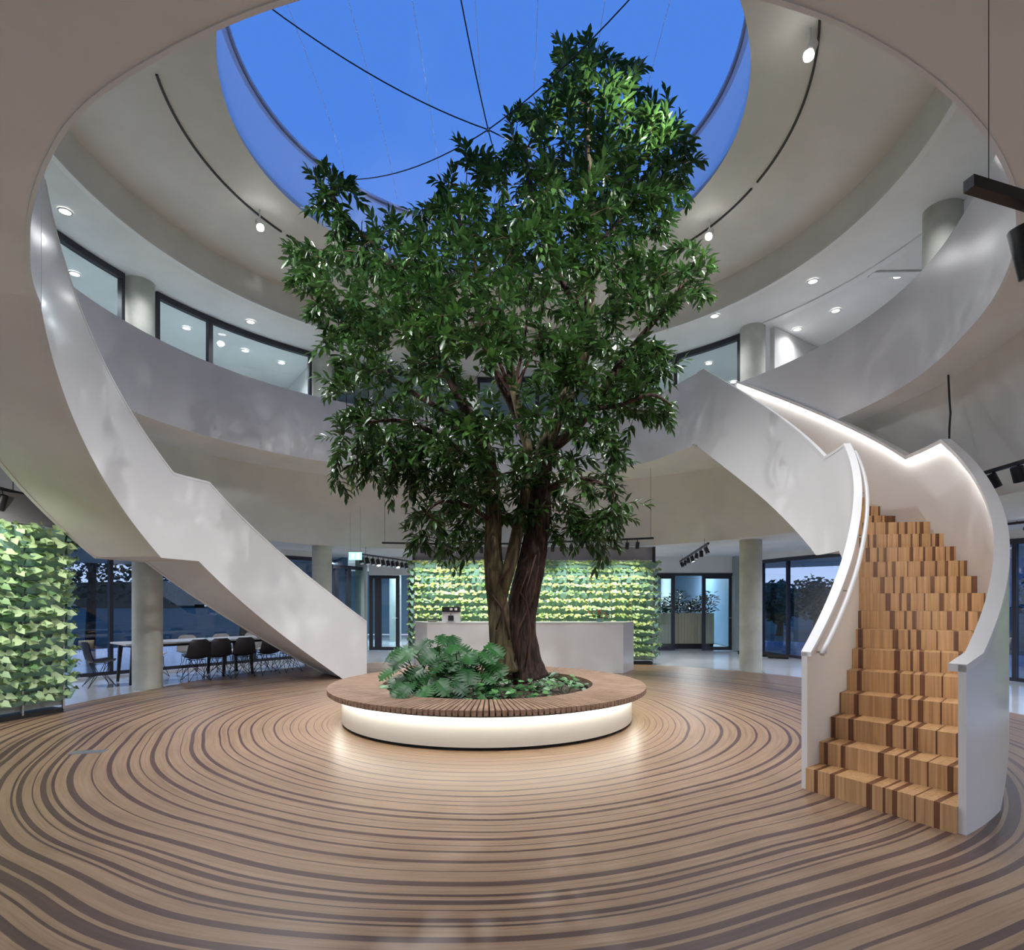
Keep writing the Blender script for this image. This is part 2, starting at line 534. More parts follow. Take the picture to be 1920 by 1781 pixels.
ZG, ZT, ZC = 4.40, 5.67, 2.88


def ring_surface(name, phis, prof, m, parent=None, smooth=True, auto=25):
    mb = MB()
    rings = [[P(ph, r, z) for r, z in prof(ph)] for ph in phis]
    k = len(rings[0]); vs = [p for r in rings for p in r]; fs = []
    for i in range(len(rings) - 1):
        for a in range(k - 1):
            fs.append((i * k + a, i * k + a + 1, (i + 1) * k + a + 1, (i + 1) * k + a))
    mb.add(vs, fs)
    return mb.build(name, m, parent, auto=auto)


def frange(a, b, st):
    n = max(1, int(round(abs(b - a) / st)))
    return [a + (b - a) * i / n for i in range(n + 1)]


def rg(ph):
    return ip(RG1, ph) if ph <= 53 else ips(RG2, ph)


# soffit + cone + ground ceiling (one ceiling skin per arc)
def soff(ph):
    q = ph
    rin = (ips(RG1, ph) if ph < 52 else ips(RG2, ph))
    r3 = ips(R3, ph); r4 = ips(R4, ph)
    return [(rin + .02, ZG - .012), (r3, ZG - .012), (r4, ZC), (14.5, ZC), (14.5, 4.3)]


o = ring_surface('ceiling', frange(-120, 52.5, 1.5), soff, M['plaster']); tag(o, kind='structure')
o = ring_surface('ceiling', frange(52.5, 240, 1.5), soff, M['plaster']); tag(o, kind='structure')


def band(name, phis, rf, th, zb, zt, m, parent=None):
    mb = MB()
    rings = []
    for ph in phis:
        r = rf(ph)
        rings.append([P(ph, r, zb), P(ph, r + th, zb), P(ph, r + th, zt), P(ph, r, zt)])
    mb.sweep(rings)
    return mb.build(name, m, parent, auto=30)


o = band('gallery_balustrade', frange(-121, 54, 1.0), lambda p: ips(RG1, p), .026, ZG - .02, ZT, M['band'])
tag(o, 'curved white balustrade band of the far gallery behind the tree', kind='structure')
o = band('gallery_balustrade', frange(52.6, 241, 1.0), lambda p: ips(RG2, p), .026, ZG - .02, ZT, M['band'])
tag(o, 'curved white balustrade band of the near gallery above the right staircase', kind='structure')
# gallery floor slab top
o = ring_surface('floor_gallery', frange(-120, 52.5, 3), lambda p: [(ips(RG1, p) + .03, 4.68), (13, 4.68)], M['floor']); tag(o, kind='structure')
o = ring_surface('floor_gallery', frange(52.5, 240, 3), lambda p: [(ips(RG2, p) + .03, 4.68), (13, 4.68)], M['floor']); tag(o, kind='structure')

# roof
ZR = 7.66
full = frange(-180, 180, 3)
o = ring_surface('ceiling_roof', full, lambda p: [(3.27, ZR), (5.42, ZR - .04), (5.42, 7.08)], M['plaster'], auto=30); tag(o, kind='structure')
o = ring_surface('trim_1', full, lambda p: [(5.42, 7.08), (5.38, 7.08), (5.38, 7.05), (5.46, 7.05), (5.46, 7.075)], M['cap'], auto=30); tag(o, kind='structure')
o = ring_surface('ceiling_gallery', full, lambda p: [(5.46, 7.07), (14, 7.07)], M['plaster']); tag(o, kind='structure')
o = ring_surface('window_skylight_drum', full, lambda p: [(3.27, ZR), (3.27, 8.62)], M['drum'], auto=30); tag(o, kind='structure')
o = ring_surface('trim_2', full, lambda p: [(3.27, 8.62), (3.235, 8.62), (3.235, 8.66), (3.33, 8.66), (3.33, 8.6), (3.27, 8.6)], M['drumrim'], auto=30); tag(o, kind='structure')
o = ring_surface('roof', full, lambda p: [(3.30, ZR + .02), (3.34, ZR + .15), (14.6, ZR + .1), (14.6, 2.6)], M['plaster'], auto=30); tag(o, kind='structure')
# glazed dome
mb = MB(); prof = [(3.3 * math.cos(a), .55 * math.sin(a)) for a in [PI / 2 * i / 8 for i in range(9)]]
prof[-1] = (0.0, .55)
sky = thing('skylight', 'domed transparent skylight over the atrium', 'skylight', (CX, CY, 8.7)); sky['kind'] = 'structure'
del sky['category']
mb.lathe(prof, (0, 0, 0), 64, closed=False, caps=False).build('pane', M['film'], sky, smooth=True)
for k, x in enumerate([-2.5, -1.75, -.95, -.15, .65, 1.5, 2.3]):
    yy = math.sqrt(3.25 ** 2 - x * x)
    pts = []
    for i in range(25):
        y = -yy + 2 * yy * i / 24
        q = min(1, math.hypot(x, y) / 3.3)
        pts.append((x, y, .55 * math.sqrt(max(0, 1 - q * q)) - .03))
    MB().tube(pts, .004, 4).build('seam', M['seam'], sky)
# cable cross under the dome
cab = thing('cable_cross', 'thin black cables crossing under the skylight', 'cable', (CX, CY, 7.86))
for k, az in enumerate([(-2.53, -1.14), (2.6, 1.75), (-.23, -1.54), (.2, 1.2), (1.52, -1.32), (-1.95, 1.55)]):
    d = Vector((az[0], az[1], 0)).normalized()
    L = 3.26
    pts = [tuple(d * (L * i / 14)) for i in range(15)]
    pts = [(p[0], p[1], .072 * (L * i / 14) ** 2) for i, p in enumerate(pts)]
    MB().tube(pts, .008, 6).build('cable', M['black'], cab)
MB().lathe([(0, -.03), (.025, -.02), (.025, .02), (0, .03)], seg=12, closed=False).build('cable_hub', M['steel'], cab)

# ------------------------------------------------------------------ staircases
ARR = {}


def zt_(u):
    if u <= 38.4: return 1.12 + .0604 * u
    if u <= 47: return 3.44
    return min(ZT, 3.44 + .0604 * (u - 47))


def zb_(u):
    if u <= 41: return max(0., (u - 6.2) * .0621)
    if u <= 50: return 2.16
    return min(ZG - .02, 2.16 + .0605 * (u - 50))


STRIPES = [(.08, .03), (.205, .035), (.465, .04), (.565, .018), (.632, .032), (.758, .010), (.888, .034), (1.01, .02), (1.10, .03), (1.21, .012), (1.27, .04), (1.40, .02), (1.49, .035), (1.60, .012), (1.68, .04)]


def staircase(label, ph0, rin, rout, detail):
    t = thing('staircase', label, 'staircase', P(ph0, (rin(ph0) + rout(ph0)) / 2, 0))
    inv = Vector(t.location)

    def Q(ph, r, z):
        p = P(ph, r, z)
        return (p[0] - inv.x, p[1] - inv.y, p[2])
    us = sorted(set([round(x, 3) for x in frange(0, 88, 1)] + [6.2, 38.4, 47, 41, 50, 83.9]))
    TH = .045
    # walls
    for nm, rf, side in (('inner_wall', rin, 1), ('outer_wall', rout, -1)):
        rings = []
        off = 0 if side == 1 else -2.2
        for u in us:
            if u > 86: continue
            ph = ph0 - u
            r = rf(ph)
            a, b = (r, r + TH) if side == 1 else (r - TH, r)
            rings.append([Q(ph, a, zb_(u)), Q(ph, b, zb_(u)), Q(ph, b, zt_(u)), Q(ph, a, zt_(u))])
        if side == -1:
            u0 = us[0]
            ph = ph0 + 2.2; r = rf(ph)
            rings.insert(0, [Q(ph, r - TH, 0), Q(ph, r, 0), Q(ph, r, zt_(0)), Q(ph, r - TH, zt_(0))])
        MB().sweep(rings).build(nm, M['stairwhite'], t, auto=30)
        # cap with an inward lip
        rings = []
        led = []
        for u in us:
            if u > 84: continue
            ph = ph0 - u + (2.2 if (side == -1 and u == 0) else 0)
            r = rf(ph)
            lip = .10 if side == -1 else (.075 if u <= 44 else max(.048, .075 - .009 * (u - 44)))
            a, b = (r - .004, r + lip) if side == 1 else (r - lip, r + .004)
            z = zt_(u)
            hc = .045 if side == -1 else .03
            rings.append([Q(ph, a, z - hc), Q(ph, b, z - hc), Q(ph, b, z + .006), Q(ph, a, z + .006)])
            if side == -1 and u >= 1:
                la, lb = r - lip + .012, r - lip + .04
                led.append([Q(ph, la, z - .053), Q(ph, lb, z - .053), Q(ph, lb, z - .046), Q(ph, la, z - .046)])
        MB().sweep(rings).build('wall_cap', M['cap'], t, auto=30)
        if led:
            MB().sweep(led).build('light_strip', M['led2'], t)
    # soffit
    rings = []
    for u in us:
        if u < 6.2: continue
        ph = ph0 - u
        a, b = rin(ph) + .02, rout(ph) - .02
        z = zb_(u)
        rings.append([Q(ph, a, z + .02), Q(ph, (a + b) / 2, z + .02), Q(ph, b, z + .02), Q(ph, b, z + .1), Q(ph, a, z + .1)])
    MB().sweep(rings).build('soffit', M['plaster'], t, auto=30)
    # steps
    for i in range(1, 27):
        ua = -.3 + 3.27 * (i - 1) if i <= 14 else 50.1 + 3.27 * (i - 15)
        ub = ua + 3.27
        if i == 14: ub = 50.1
        if i == 26: ub = ua + .6
        z1 = .18 * i; z0 = z1 - .18
        pa, pb = ph0 - ua, ph0 - ub
        pao = pa + (2.2 - .45 * (i - 1) if i < 6 else 0)
        pbo = pb + (2.2 - .45 * i if i < 5 else 0)

        zf = max(z0, zb_(min(ub, 86)) + .03)

        def C(w, near, z):
            if not near and z == z0: z = zf
            ph = (pa + (pao - pa) * w) if near else (pb + (pbo - pb) * w)
            a, b = rin(ph) + TH - .002, rout(ph) - TH + .002
            return Q(ph, a + (b - a) * w, z)
        segs = []
        if detail and i <= 17:
            c = 0.
            for s, wd in STRIPES:
                s2 = s - .028 * (i - 1)
                if s2 - wd / 2 > c + .002 and s2 < 1:
                    g = (s2 - wd / 2) - c
                    nsub = 1 if g < .09 else (2 if g < .17 else 3)
                    for q in range(nsub):
                        segs.append((c + g * q / nsub, c + g * (q + 1) / nsub, 0))
                    c = s2 - wd / 2
                if s2 + wd / 2 > c and s2 - wd / 2 < 1:
                    segs.append((c, min(1, s2 + wd / 2), 1)); c = min(1, s2 + wd / 2)
            if c < .995: segs.append((c, 1., 0))
            st = bpy.data.objects.new('step', None); link(st, t)
            for (a, b, dk) in segs:
                ws = [a, b]
                gap = .0004
                a2, b2 = a + gap, b - gap
                vs = [C(a2, 1, z0), C(b2, 1, z0), C(b2, 0, z0), C(a2, 0, z0), C(a2, 1, z1), C(b2, 1, z1), C(b2, 0, z1), C(a2, 0, z1)]
                m_ = MB().add(vs, [(0, 3, 2, 1), (4, 5, 6, 7), (0, 1, 5, 4), (1, 2, 6, 5), (2, 3, 7, 6), (3, 0, 4, 7)])
                pl = m_.build('plank', M['st_dark'] if dk else M['st_light'], st)
                if dk: pl['label'] = 'dark brown plank'
            # thin nosing line
            vs = []
            rings = [[C(w, 1, z1 - .004), C(w, 1, z1 + .0015), tuple(Vector(C(w, 1, z1 + .0015)).lerp(Vector(C(w, 0, z1 + .0015)), .03)), tuple(Vector(C(w, 1, z1 - .004)).lerp(Vector(C(w, 0, z1 - .004)), .03))] for w in (0, .5, 1)]
        else:
            rings = [[C(w, 1, z0), C(w, 1, z1), C(w, 0, z1), C(w, 0, z0)] for w in (0, .25, .5, .75, 1)]
            MB().sweep(rings).build('step', M['st_light'], t)
    if detail:
        # handrail along the inner wall
        pts = []
        for u in frange(1.2, 38, 1.2):
            ph = ph0 - u
            pts.append(Q(ph, rin(ph) + TH + .075, zt_(u) - .085))
        hr = MB().tube(pts, .021, 10).build('handrail', M['cap'], t, smooth=True)
        for u in (2.4, 11, 20, 29, 37):
            ph = ph0 - u
            a = Q(ph, rin(ph) + TH, zt_(u) - .15); b = Q(ph, rin(ph) + TH + .07, zt_(u) - .15); c = Q(ph, rin(ph) + TH + .075, zt_(u) - .10)
            MB().tube([a, b, c], .008, 6).build('bracket', M['steel'], hr)
    return t


RIN_R = [(50, 4.68), (53, 4.60), (57, 4.51), (63, 4.46), (91, 4.45), (100, 4.41), (110, 4.32), (120, 4.22), (130, 4.15), (139, 4.10), (145, 4.08)]
ROUT_R = [(50, 5.70), (70, 5.63), (88, 5.60), (100, 5.56), (109, 5.50), (120, 5.43), (131, 5.34), (141, 5.25), (146, 5.2)]
staircase('white curved staircase with striped timber steps, right of the tree planter', 138.7, lambda p: ips(RIN_R, p), lambda p: ips(ROUT_R, p), True)
RIN_L = [(-122, 4.77), (-40, 4.79), (-33, 4.86), (-28, 4.88)]
ROUT_L = [(-122, 5.84), (-40, 5.86), (-28, 5.9)]
staircase('white curved staircase seen from below, descending behind the left of the planter', -32.7, lambda p: ips(RIN_L, p), lambda p: ips(ROUT_L, p), False)

# ------------------------------------------------------------------ gallery level windows, columns, rooms
ZB1 = 4.69


def glazed_arc(name, pa, pb, r, z0, z1, mull, parent=None, fr=.07, gm='gi', label=None):
    """curved window: black frame members + one pane per bay"""
    t = bpy.data.objects.new(name, None); COL.objects.link(t); t['kind'] = 'structure'
    if label: t['label'] = label
    rf = (lambda p: r) if not callable(r) else r
    for nm, za, zb in (('head_rail', z1 - .1, z1), ('bottom_rail', z0, z0 + .08)):
        rings = [[P(p, rf(p) - .05, za), P(p, rf(p) + .05, za), P(p, rf(p) + .05, zb), P(p, rf(p) - .05, zb)] for p in frange(pa, pb, 2)]
        MB().sweep(rings).build(nm, M['frame'], t, auto=30)
    stops = [pa] + list(mull) + [pb]
    for p in stops:
        w = .06 if p in (pa, pb) else .09
        d = math.degrees(w / 2 / rf(p))
        q = p + (d if p == pa else (-d if p == pb else 0))
        rings = [[P(x, rf(x) - .05, zz) for x in (q - d, q + d)] + [P(x, rf(x) + .05, zz) for x in (q + d, q - d)] for zz in (z0, z1)]
        MB().sweep(rings).build('mullion', M['frame'], t)
    for a, b in zip(stops, stops[1:]):
        rings = [[P(p, rf(p) - .006, z0 + .06), P(p, rf(p) + .006, z0 + .06), P(p, rf(p) + .006, z1 - .08), P(p, rf(p) - .006, z1 - .08)] for p in frange(a + .3, b - .3, 2)]
        MB().sweep(rings).build('pane', M[gm], t, auto=30)
    return t


RW = lambda p: 6.55 + .0035 * max(0, p + 85) if p < -10 else (6.8 if p < 30 else 6.8 - (p - 30) * .006)
ARCS = [(-108, -71.6, [-84]), (-66.3, -38.2, [-57]), (-33.5, -8, [-26.5]), (-4.5, 20, [8]), (24, 49.3, [36.5])]
for k, (a, b, ml) in enumerate(ARCS):
    glazed_arc('window_%d' % (k + 1), a, b, RW, ZB1, 7.06, ml)
COLS1 = [(-69, 6.6), (-35.8, 6.85), (-6.2, 6.9), (22, 6.9), (51.8, 6.62), (86.2, 6.42), (-112, 6.6), (125, 6.5)]
lab1 = ['round concrete column between the two left upper windows', 'round concrete column right of the long left upper window', 'round upper concrete column behind the tree crown, left of centre', 'round upper concrete column behind the tree crown, right of centre',
        'round grey column right of the upper right window', 'round grey column partly hidden by the right gallery balustrade', 'round upper concrete column out at the far left', 'round upper concrete column at the near right']
for (ph, r), lb in zip(COLS1, lab1):
    o = MB().lathe([(.24, 0), (.24, 7.07 - 4.68)], seg=32, closed=False).build('concrete_column', M['concrete'], auto=30)
    o.location = P(ph, r, 4.68)
    tag(o, lb, 'column')
# room back wall and partitions
o = ring_surface('wall_gallery', frange(-180, 180, 4), lambda p: [(11.5, 4.68), (11.5, 7.07)], M['plaster']); tag(o, kind='structure')
for k, (ph, ra, rb, mm) in enumerate([(-36, 7.1, 11.4, 'plaster'), (-79, 9.2, 11.4, 'pilaster'), (54, 6.9, 11.4, 'plaster'), (23, 7.1, 11.4, 'plaster'), (-112, 6.9, 11.4, 'plaster'), (130, 6.9, 11.4, 'plaster')]):
    a, b = Vector(P(ph, ra, 0)), Vector(P(ph, rb, 0))
    c = (a + b) / 2
    o = MB().box((c.x, c.y, 5.87), ((b - a).length, .1, 2.38), math.atan2(b.y - a.y, b.x - a.x)).build('wall_partition', M[mm])
    tag(o, kind='structure')
# ceiling joint lines and beam over the open lounge on the right
o = ring_surface('trim_3', frange(54, 125, 2), lambda p: [(6.55, 7.075), (6.55, 7.045), (6.7, 7.045), (6.7, 7.075)], M['cap'], auto=30); tag(o, kind='structure')
a, b = Vector(P(72, 6.7, 7.05)), Vector(P(80, 11, 7.05))
o = MB().box(((a + b) / 2)[:], ((b - a).length, .16, .03), math.atan2(b.y - a.y, b.x - a.x)).build('trim_4', M['cap']); tag(o, kind='structure')


def at(px, py, z):
    Y = 1118 * (z - 1.55) / (1125 - py)
    return ((px - 960) / 1118 * Y, Y, z)


dproto = None


def downlight(loc, label, group=None, e=0, r=.075):
    global dproto
    t = thing('downlight', label, 'downlight', loc, 0, group)
    if dproto is None:
        a = MB().lathe([(.095, -.012), (.095, 0), (.07, 0), (.07, -.012)], seg=24).mesh('trim_ring', M['cap'], True)
        b = MB().lathe([(0, -.004), (.07, -.004), (.07, .0)], seg=24, closed=False).mesh('lens', M['dl'])
        dproto = (a, b)
    link(bpy.data.objects.new('trim_ring', dproto[0]), t)
    link(bpy.data.objects.new('lens', dproto[1]), t)
    if e:
        lamp('downlight_lamp', 'SPOT', (loc[0], loc[1], loc[2] - .03), e, NEUT, (loc[0], loc[1], 0), .06, 150, 1)
    return t


DL = [((122, 396), 'downlight above the leftmost upper window', 0), ((470, 603), 'downlight in the gallery ceiling above the long left upper window', 0), ((1524, 527), 'single downlight in the gallery ceiling on the right', 0),
      ((1340, 592), 'bluish bright downlight near the ceiling edge right of the tree', 0),
      ((140, 513), 'downlight seen through the leftmost upper window', 170), ((350, 615), 'downlight seen through the upper pane left of the mullion', 170), ((460, 657), 'left one of two downlights behind the long upper pane', 170),
      ((528, 680), 'right one of two downlights behind the long upper pane', 50), ((1567, 582), 'middle downlight over the open lounge on the right', 120), ((1495, 617), 'left downlight over the open lounge on the right', 35),
      ((1684, 517), 'right downlight over the open lounge, at the balustrade edge', 60), ((1329, 681), 'downlight behind the upper right window', 170), ((1240, 706), 'downlight behind the upper right window, close to the leaves', 50), ((1375, 716), 'low downlight at the corner of the upper right window', 40)]
downlight(P(-90, 8.3, 7.06), 'added downlight brightening the room behind the leftmost upper window', e=200)  # extra lamp added because this room stayed dark
for (px, lb, e_) in DL:
    downlight(at(px[0], px[1], 7.06), lb, e=e_)

# ------------------------------------------------------------------ ground floor facades and back wall


def facade(name, pts, z0, z1, posts, thick=.06, gm='gf', label=None):
    t = bpy.data.objects.new(name, None); COL.objects.link(t); t['kind'] = 'structure'
    if label: t['label'] = label
    for i, (a, b) in enumerate(zip(pts, pts[1:])):
        a, b = Vector((*a, 0)), Vector((*b, 0))
        d = b - a; L = d.length; an = math.atan2(d.y, d.x); c = (a + b) / 2
        MB().box((c.x, c.y, z1 - .05), (L + .04, .09, .10), an).build('head_rail', M['frame'], t)
        MB().box((c.x, c.y, z0 + .035), (L + .04, .09, .07), an).build('bottom_rail', M['frame'], t)
        MB().box((c.x, c.y, (z0 + z1) / 2), (L - .02, .012, z1 - z0 - .15), an).build('pane', M[gm], t)
    if gm == 'gf':
        for a, b in zip(pts, pts[1:]):
            a, b = Vector((*a, 0)), Vector((*b, 0)); d = b - a; c = (a + b) / 2
            MB().box((c.x, c.y, z1 + .1), (d.length + .04, .08, .2), math.atan2(d.y, d.x)).build('header_panel', M['plaster'], t)
    for (x, y, w, an) in posts:
        MB().box((x, y, (z0 + z1) / 2), (w, .11, z1 - z0 - .002), an).build('post', M['frame'], t)
    return t


anL = math.atan2(4.55, 3.4)
facade('window_6', [(-11.4, 8.4), (-10.25, 9.95), (-8.35, 12.4), (-6.47, 14.95), (-5.15, 16.7)], 0, 2.72,
       [(-10.25, 9.95, .07, anL), (-8.35, 12.4, .07, anL), (-6.47, 14.95, .07, anL), (-5.15, 16.7, .16, anL)])
facade('window_7', [(-5.1, 17.0), (-4.78, 17.35), (-4.55, 18.2)], 0, 2.55, [(-5.05, 17.1, .12, 1.2), (-4.78, 17.4, .14, 1.2)], gm='gi')
facade('window_8', [(-12.8, -2), (-12.6, 3), (-11.4, 8.4)], 0, 2.72, [(-11.4, 8.4, .07, 1.3)])
facade('window_9', [(7.15, 18.3), (7.55, 16.3), (8.05, 14.5), (8.75, 12.9), (9.62, 11.4), (10.3, 9.6), (10.7, 7.0), (11, 3), (11, -2)], 0, 2.72,
       [(7.32, 17.5, .22, -1.4), (7.55, 16.3, .05, -1.35), (9.62, 11.4, .07, -1.05), (10.7, 7.0, .07, -1.5)])
# fascia above facades up to the ceiling line
o = ring_surface('wall_fascia', frange(-150, -33, 6), lambda p: [(13.6, 2.6), (13.6, 4.4)], M['plaster']); tag(o, kind='structure')


def wallbox(name, a, b, z0, z1, m, th=.16):
    a, b = Vector((*a, 0)), Vector((*b, 0)); d = b - a; c = (a + b) / 2
    o = MB().box((c.x, c.y, (z0 + z1) / 2), (d.length, th, z1 - z0), math.atan2(d.y, d.x)).build(name, m)
    return tag(o, kind='structure')


YB = 18.4
wallbox('wall_back', (-4.4, YB), (7.0, YB), 2.32, 2.9, M['plaster'])
wallbox('wall_back', (-2.6, YB), (4.0, YB), 0, 2.32, M['plaster'])
for (x, w, nm) in [(-4.62, .28, 'square grey pilaster left of the glass doors'), (6.92, .30, 'square grey green pilaster behind the right round column')]:
    o = MB().box((x, YB - .1, 1.44), (w, .4, 2.88)).build('pilaster', M['pilaster'])
    tag(o, nm, 'pilaster')


def door(name, x0, x1, yaw=0, label=None, hinge=None, handle=True, y=YB):
    t = bpy.data.objects.new(name, None); COL.objects.link(t); t['kind'] = 'structure'
    if label: t['label'] = label
    w = x1 - x0
    t.location = (x0, y, 0); t.rotation_euler = (0, 0, yaw)
    f = .11
    lf = MB()
    lf.box((f / 2, 0, 1.16), (f, .06, 2.30)); lf.box((w - f / 2, 0, 1.16), (f, .06, 2.30))
    lf.box((w / 2, 0, 2.26), (w - 2 * f, .06, .10)); lf.box((w / 2, 0, .06), (w - 2 * f, .06, .10))
    lf.build('door_frame', M['frame'], t)
    MB().box((w / 2, 0, 1.16), (w - 2 * f, .012, 2.1)).build('pane', M['gi'], t)
    if handle:
        MB().tube([(w - .06, -.04, 1.0), (w - .06, -.08, 1.0), (w - .2, -.08, 1.0)], .012, 6).build('door_handle', M['steel'], t)
    return t


# left: door in wall of glass
door('door_1', -4.4, -4.12, 0, handle=False)
door('door_2', -4.13, -3.45, -.12)
door('door_3', -3.2, -2.3, .2, handle=False)
# right
door('door_4', 4.35, 5.02, 0, handle=False)
door('door_5', 5.86, 6.80, 0)
wallbox('trim_5', (4.3, YB - .02), (6.8, YB - .02), 2.30, 2.38, M['frame'])
# office beyond
wallbox('wall_office', (-9.5, 27.5), (7.4, 27.5), 0, 3.2, M['blueg'])  # solid wall in dusk blue, standing in for the far windows
wallbox('wall_office', (-5.2, 18.6), (-9.5, 27.5), 0, 3.2, M['blueg'])
wallbox('wall_office', (7.3, 18.5), (7.4, 27.5), 0, 3.2, M['blueg'])
o = MB().box((-1, 23.1, 2.95), (17, 9.3, .1)).build('ceiling_office', M['plaster']); tag(o, kind='structure')
o = MB().box((-1, 23.6, -.09), (17, 11, .1)).build('floor_office', M['floor']); tag(o, kind='structure')
tl = ['linear office light, left-hand row seen through the left glass door', 'linear office light, second row beyond the left glass door', 'linear office light beyond the living wall, left part', 'linear office light beyond the living wall, right part', 'linear office light above the planter box on the right', 'linear office light seen through the right glass door']
for k, (x, y) in enumerate([(-6.0, 22), (-3.9, 21.5), (-1.0, 22), (3.0, 22), (4.9, 22.5), (6.6, 22)]):
    t = thing('linear_light', tl[k], 'ceiling light', (x, y, 2.81))
    MB().box((0, 0, 0), (.16, 5.5, .05)).build('housing', M['cap'], t)
    MB().box((0, 0, -.028), (.12, 5.4, .006)).build('diffuser', M['tubelight'], t)
    lamp('office_lamp', 'AREA', (x, y, 2.74), 80, COOL, (x, y, 0), .8)
for k, (x, y, lb) in enumerate([(-4.4, 22.5, 'white column inside the left office'), (6.1, 23.5, 'white column inside the right office'), (-1.2, 24.0, 'white column hidden behind the living wall in the office')]):
    o = MB().lathe([(.22, 0), (.22, 2.9)], seg=24, closed=False).build('office_column', M['pilaster'], auto=30)
    o.location = (x, y, -.03); tag(o, lb, 'column')

# ground floor round columns
for (x, y, lb) in [(-6.43, 10.52, 'round pale concrete column standing before the long meeting table'), (-4.70, 14.75, 'round pale concrete column above the lower end of the left staircase'), (5.285, 13.2, 'round grey concrete column between living wall and right staircase')]:
    o = MB().lathe([(.237, 0), (.237, 2.92)], seg=40, closed=False).build('concrete_column', M['concrete'], auto=30)
    o.location = (x, y, -.012)
    tag(o, lb, 'column')

# ------------------------------------------------------------------ bench planter
bench = thing('round_bench', 'large round timber slat bench with glowing white base around the tree', 'bench', (CX, CY, 0))
NS = 208
pr = 360 / NS
w1, w2 = 1.39 * math.tan(rad(pr / 2)) - .005, 2.07 * math.tan(rad(pr / 2)) - .0085
vs = [(1.39, -w1, .392), (2.07, -w2, .392), (2.07, w2, .392), (1.39, w1, .392), (1.39, -w1, .45), (2.07, -w2, .45), (2.07, w2, .45), (1.39, w1, .45)]
sm = MB().add(vs, [(0, 3, 2, 1), (4, 5, 6, 7), (0, 1, 5, 4), (1, 2, 6, 5), (2, 3, 7, 6), (3, 0, 4, 7)]).mesh('slat', M['slat'])
for k in range(NS):
    o = link(bpy.data.objects.new('slat', sm), bench)
    o.rotation_euler = (0, 0, 2 * PI * k / NS)
MB().lathe([(1.42, .345), (1.895, .345), (1.895, .382), (2.055, .382), (2.055, .391), (1.42, .391)], seg=96).build('support_ring', M['dark'], bench, auto=30)
MB().lathe([(1.80, .035), (1.89, .035), (1.89, .345), (1.80, .345)], seg=128).build('base_wall', M['cream'], bench, auto=30)
MB().lathe([(1.78, -.005), (1.85, -.005), (1.85, .036), (1.78, .036)], seg=96).build('toe_kick', M['dark'], bench, auto=30)
MB().lathe([(1.34, .0), (1.39, .0), (1.39, .392), (1.34, .392)], seg=96).build('inner_wall', M['bark'], bench, auto=30)
MB().lathe([(1.925, .372), (1.96, .372), (1.96, .381), (1.925, .381)], seg=128).build('light_strip', M['led'], bench)
# soil
mb = MB(); vs = []; fs = []
NR, NT = 16, 64
for i in range(NR + 1):
    for j in range(NT):
        r = 1.345 * i / NR; a = 2 * PI * j / NT
        x, y = r * math.cos(a), r * math.sin(a)
        z = .33 + .05 * math.sin(3.1 * x + 1) * math.cos(2.7 * y) + .03 * math.sin(9 * x) * math.sin(8 * y + 1) + random.uniform(-.012, .012)
        z -= .03 * (i / NR) ** 4
        vs.append((x, y, z))
for i in range(NR):
    for j in range(NT):
        fs.append((i * NT + j, (i + 1) * NT + j, (i + 1) * NT + (j + 1) % NT, i * NT + (j + 1) % NT))
soil = MB().add(vs, fs).build('planter_soil', M['soil'], None, smooth=True)
soil.location = (CX, CY, 0)
tag(soil, 'brown earth filling the round bench planter', 'soil', kind='stuff')

# ------------------------------------------------------------------ the tree
tree = thing('indoor_tree', 'tall leafy indoor tree with twin trunks growing out of the round bench', 'tree', (-.05, 7.95, .3))
TO = Vector(tree.location)


def W(px, py, Y=8.0):
    return Vector(((px - 960) / 1118 * Y, Y, 1.55 + (1125 - py) / 1118 * Y))


poly = [(1105, 72), (1150, 88), (1160, 110), (1195, 110), (1210, 150), (1195, 185), (1240, 170), (1262, 200), (1280, 240), (1315, 262), (1318, 300), (1295, 320), (1292, 370), (1270, 440), (1215, 450), (1205, 490), (1235, 470), (1290, 450), (1345, 480), (1352, 520), (1310, 570), (1262, 590), (1215, 625), (1260, 640), (1275, 690), (1240, 715), (1285, 770), (1280, 800), (1235, 790), (1185, 780), (1195, 850), (1160, 870), (1200, 940), (1185, 985), (1140, 1060), (1110, 1050), (1085, 1010), (1040, 1020), (1010, 985), (930, 990), (905, 1020), (880, 1060), (840, 1050), (790, 1035), (755, 1010), (765, 930), (720, 935), (690, 895), (620, 940), (605, 880), (620, 790), (640, 750), (600, 740), (595, 700), (590, 660), (600, 610), (560, 590), (545, 540), (530, 450), (560, 445), (600, 455), (620, 430), (590, 400), (565, 390), (595, 310), (640, 320), (695, 340), (690, 370), (655, 390), (665, 420), (720, 400), (770, 400), (750, 370), (800, 380), (820, 300), (850, 270), (900, 275), (935, 270), (940, 215), (985, 200), (1000, 160), (1030, 120), (1040, 85)]
PA = np.array(poly, float)


def inside(x, y):
    c = False
    n = len(poly); j = n - 1
    for i in range(n):
        xi, yi = poly[i]; xj, yj = poly[j]
        if (yi > y) != (yj > y) and x < (xj - xi) * (y - yi) / (yj - yi) + xi: c = not c
        j = i
    return c


A_ = PA; B_ = np.roll(PA, -1, 0); D_ = B_ - A_; L2 = (D_ ** 2).sum(1)


def edged(x, y):
    p = np.array((x, y), float)
    t = np.clip(((p - A_) * D_).sum(1) / L2, 0, 1)
    q = A_ + D_ * t[:, None]
    return float(np.sqrt(((q - p) ** 2).sum(1)).min())


limbs = []   # (points with px,py,Y) , radii start/end, material, parent name


